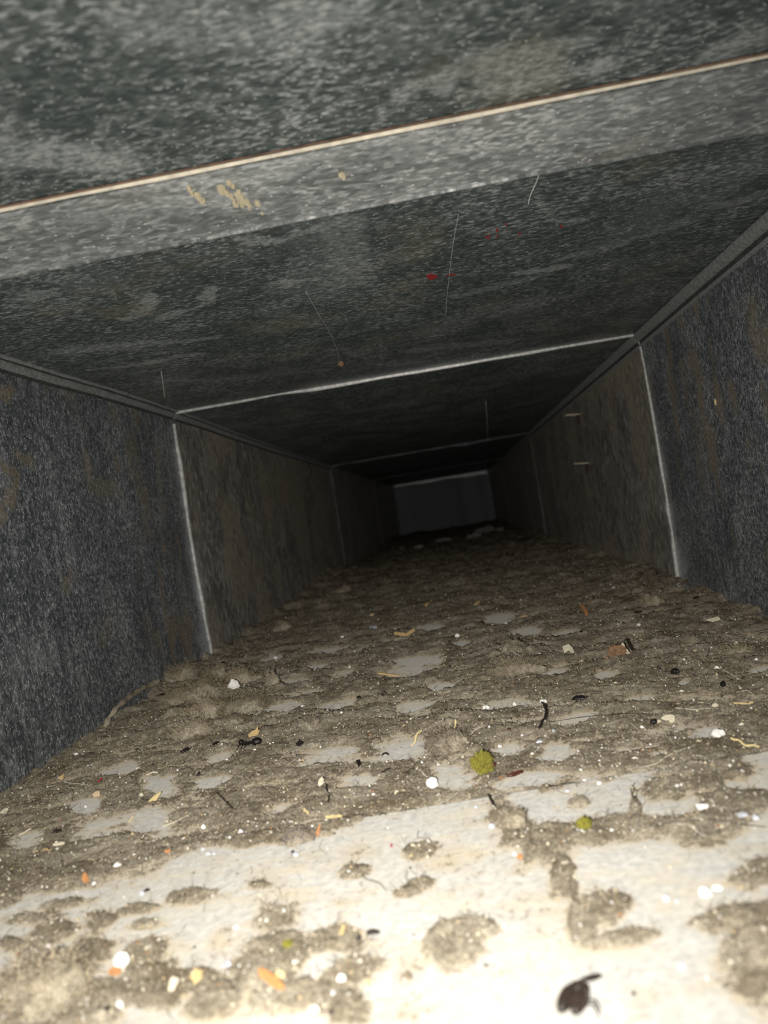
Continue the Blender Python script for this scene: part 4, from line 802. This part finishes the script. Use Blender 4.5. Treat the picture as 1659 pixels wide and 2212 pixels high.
# --- long hairs
HR = [([(1180, 1562), (1250, 1548), (1330, 1543), (1380, 1541), (1424, 1552)], .8, 'hair_dark', 'long dark hair running from the black twig to the tan husk'),
 ([(1393, 1655), (1420, 1648), (1440, 1635), (1480, 1622), (1505, 1610)], .9, 'hair_pale', 'long curved white hair below the two crossing hairs'),
 ([(1322, 1628), (1370, 1616), (1432, 1609)], .9, 'hair_pale', 'straight pale hair of the two crossing hairs'),
 ([(1360, 1590), (1395, 1603), (1428, 1627)], .9, 'hair_dark', 'straight dark hair of the two crossing hairs'),
 ([(868, 1690), (884, 1668), (900, 1645), (925, 1630)], .8, 'hair_dark', 'dark hair left of the chunky white crumb'),
 ([(67, 1791), (100, 1786), (125, 1770)], .9, 'hair_dark', 'dark hair from the pale straw to the shiny beetle'),
 ([(560, 1607), (600, 1605), (640, 1606)], .7, 'hair_dark', 'dark hair stretching right from the ant'),
 ([(1452, 1777), (1490, 1783), (1521, 1806)], 1.1, 'hair_pale', 'white hair on the near right lint band'),
 ([(1395, 1788), (1450, 1776), (1540, 1772), (1655, 1785)], .9, 'hair_dark', 'long dark hair across the near right lint band'),
 ([(770, 1880), (790, 1900), (820, 1908), (835, 1925)], 1.0, 'hair_dark', 'dark hair on the bright floor left of centre'),
 ([(1372, 1690), (1362, 1706), (1372, 1740)], 1.3, 'hair_dark', 'dark hair on the right bare sheet below the seam'),
 ([(1460, 1528), (1500, 1533), (1545, 1530)], 1.0, 'hair_pale', 'pale stiff hair left of the cream crumb at right'),
 ([(1500, 1370), (1512, 1378), (1535, 1400), (1520, 1430), (1510, 1445)], .7, 'hair_dark', 'curling dark hair below the right wall'),
 ([(1548, 1445), (1575, 1452), (1600, 1470)], .8, 'hair_pale', 'pale hair above the ragged black crumb'),
 ([(1590, 1494), (1615, 1492), (1628, 1500)], .7, 'hair_pale', 'bent pale hair by the right edge'),
 ([(1110, 1425), (1128, 1432), (1150, 1440)], .8, 'hair_pale', 'short pale hair in front of the low brown clump'),
 ([(1110, 1475), (1150, 1471), (1185, 1464)], .7, 'hair_dark', 'dark hair behind the curved black twig'),
 ([(1000, 1595), (1025, 1580), (1045, 1570)], .7, 'hair_pale', 'short pale hair below the dark lint clump'),
 ([(620, 1655), (640, 1647), (660, 1654)], .7, 'hair_pale', 'arched pale hair beside the bare patch left of centre'),
 ([(495, 1455), (505, 1440), (512, 1432)], 1.0, 'hair_pale', 'pale hair standing on the mound'),
 ([(160, 1690), (150, 1700), (160, 1715), (155, 1730)], .9, 'hair_dark', 'looping dark hair near the left wall'),
 ([(420, 1555), (470, 1620), (455, 1612)], .6, 'hair_dark', 'faint dark hair in front of the mound'),
 ([(940, 1690), (912, 1672), (905, 1660)], .8, 'hair_pale', 'pale hair touching the chunky white crumb'),
 ([(100, 1700), (140, 1690), (200, 1698)], .7, 'hair_pale', 'pale hair along the foot of the left wall'),
 ([(1230, 1905), (1240, 1950), (1228, 1990)], 1.6, 'hair_dark', 'thick dark hair in the lint below the plume')]
for pts, r_, mt, lb in HR: strand('hair', pts, r_, mt, lb, 'hair', group='loose hairs')
# cobweb threads under the ceiling
for pts, lb, rr in (([(662, 640), (690, 690), (718, 735), (738, 790)], 'fine cobweb thread slanting under the ceiling before the first joint', .00009), ([(1049, 866), (1052, 910), (1054, 962)], 'short cobweb thread under the dark second ceiling panel', .00045)):
    P = [on_z(a, b, ZC - .003) for a, b in pts]; P = smooth_path(P, 20); P[:, 2] = zc(P[:, 0], P[:, 1]) - .0007
    o = tube('cobweb_thread', P - P[0], rr, M['scratch_and_reflection'], None, 4); o.location = P[0]; tag(o, lb, 'cobweb')
p = on_z(738, 796, ZC - .003); V, F = ICO[2]; V = V * (1 + .4 * n3(V, 2, 9))[:, None] * np.array([.0022, .003, .002]); o = mesh_obj('cobweb_crumb', V, F, M['rustlump'], None, True); o.location = (p[0], p[1], float(zc(p[0], p[1])) - .0014); tag(o, 'tan crumb caught at the end of the cobweb thread by the first ceiling joint', 'crumb')
p = on_x(1547, 868, XR); V, F = ICO[2]; V = V * np.array([.0006, .0008, .0022]); o = mesh_obj('straw_bit', V, F, M['yellow'], None, True); o.location = (XR - .0005, p[1], p[2]); tag(o, 'tiny yellow straw bit stuck to the right wall', 'straw')
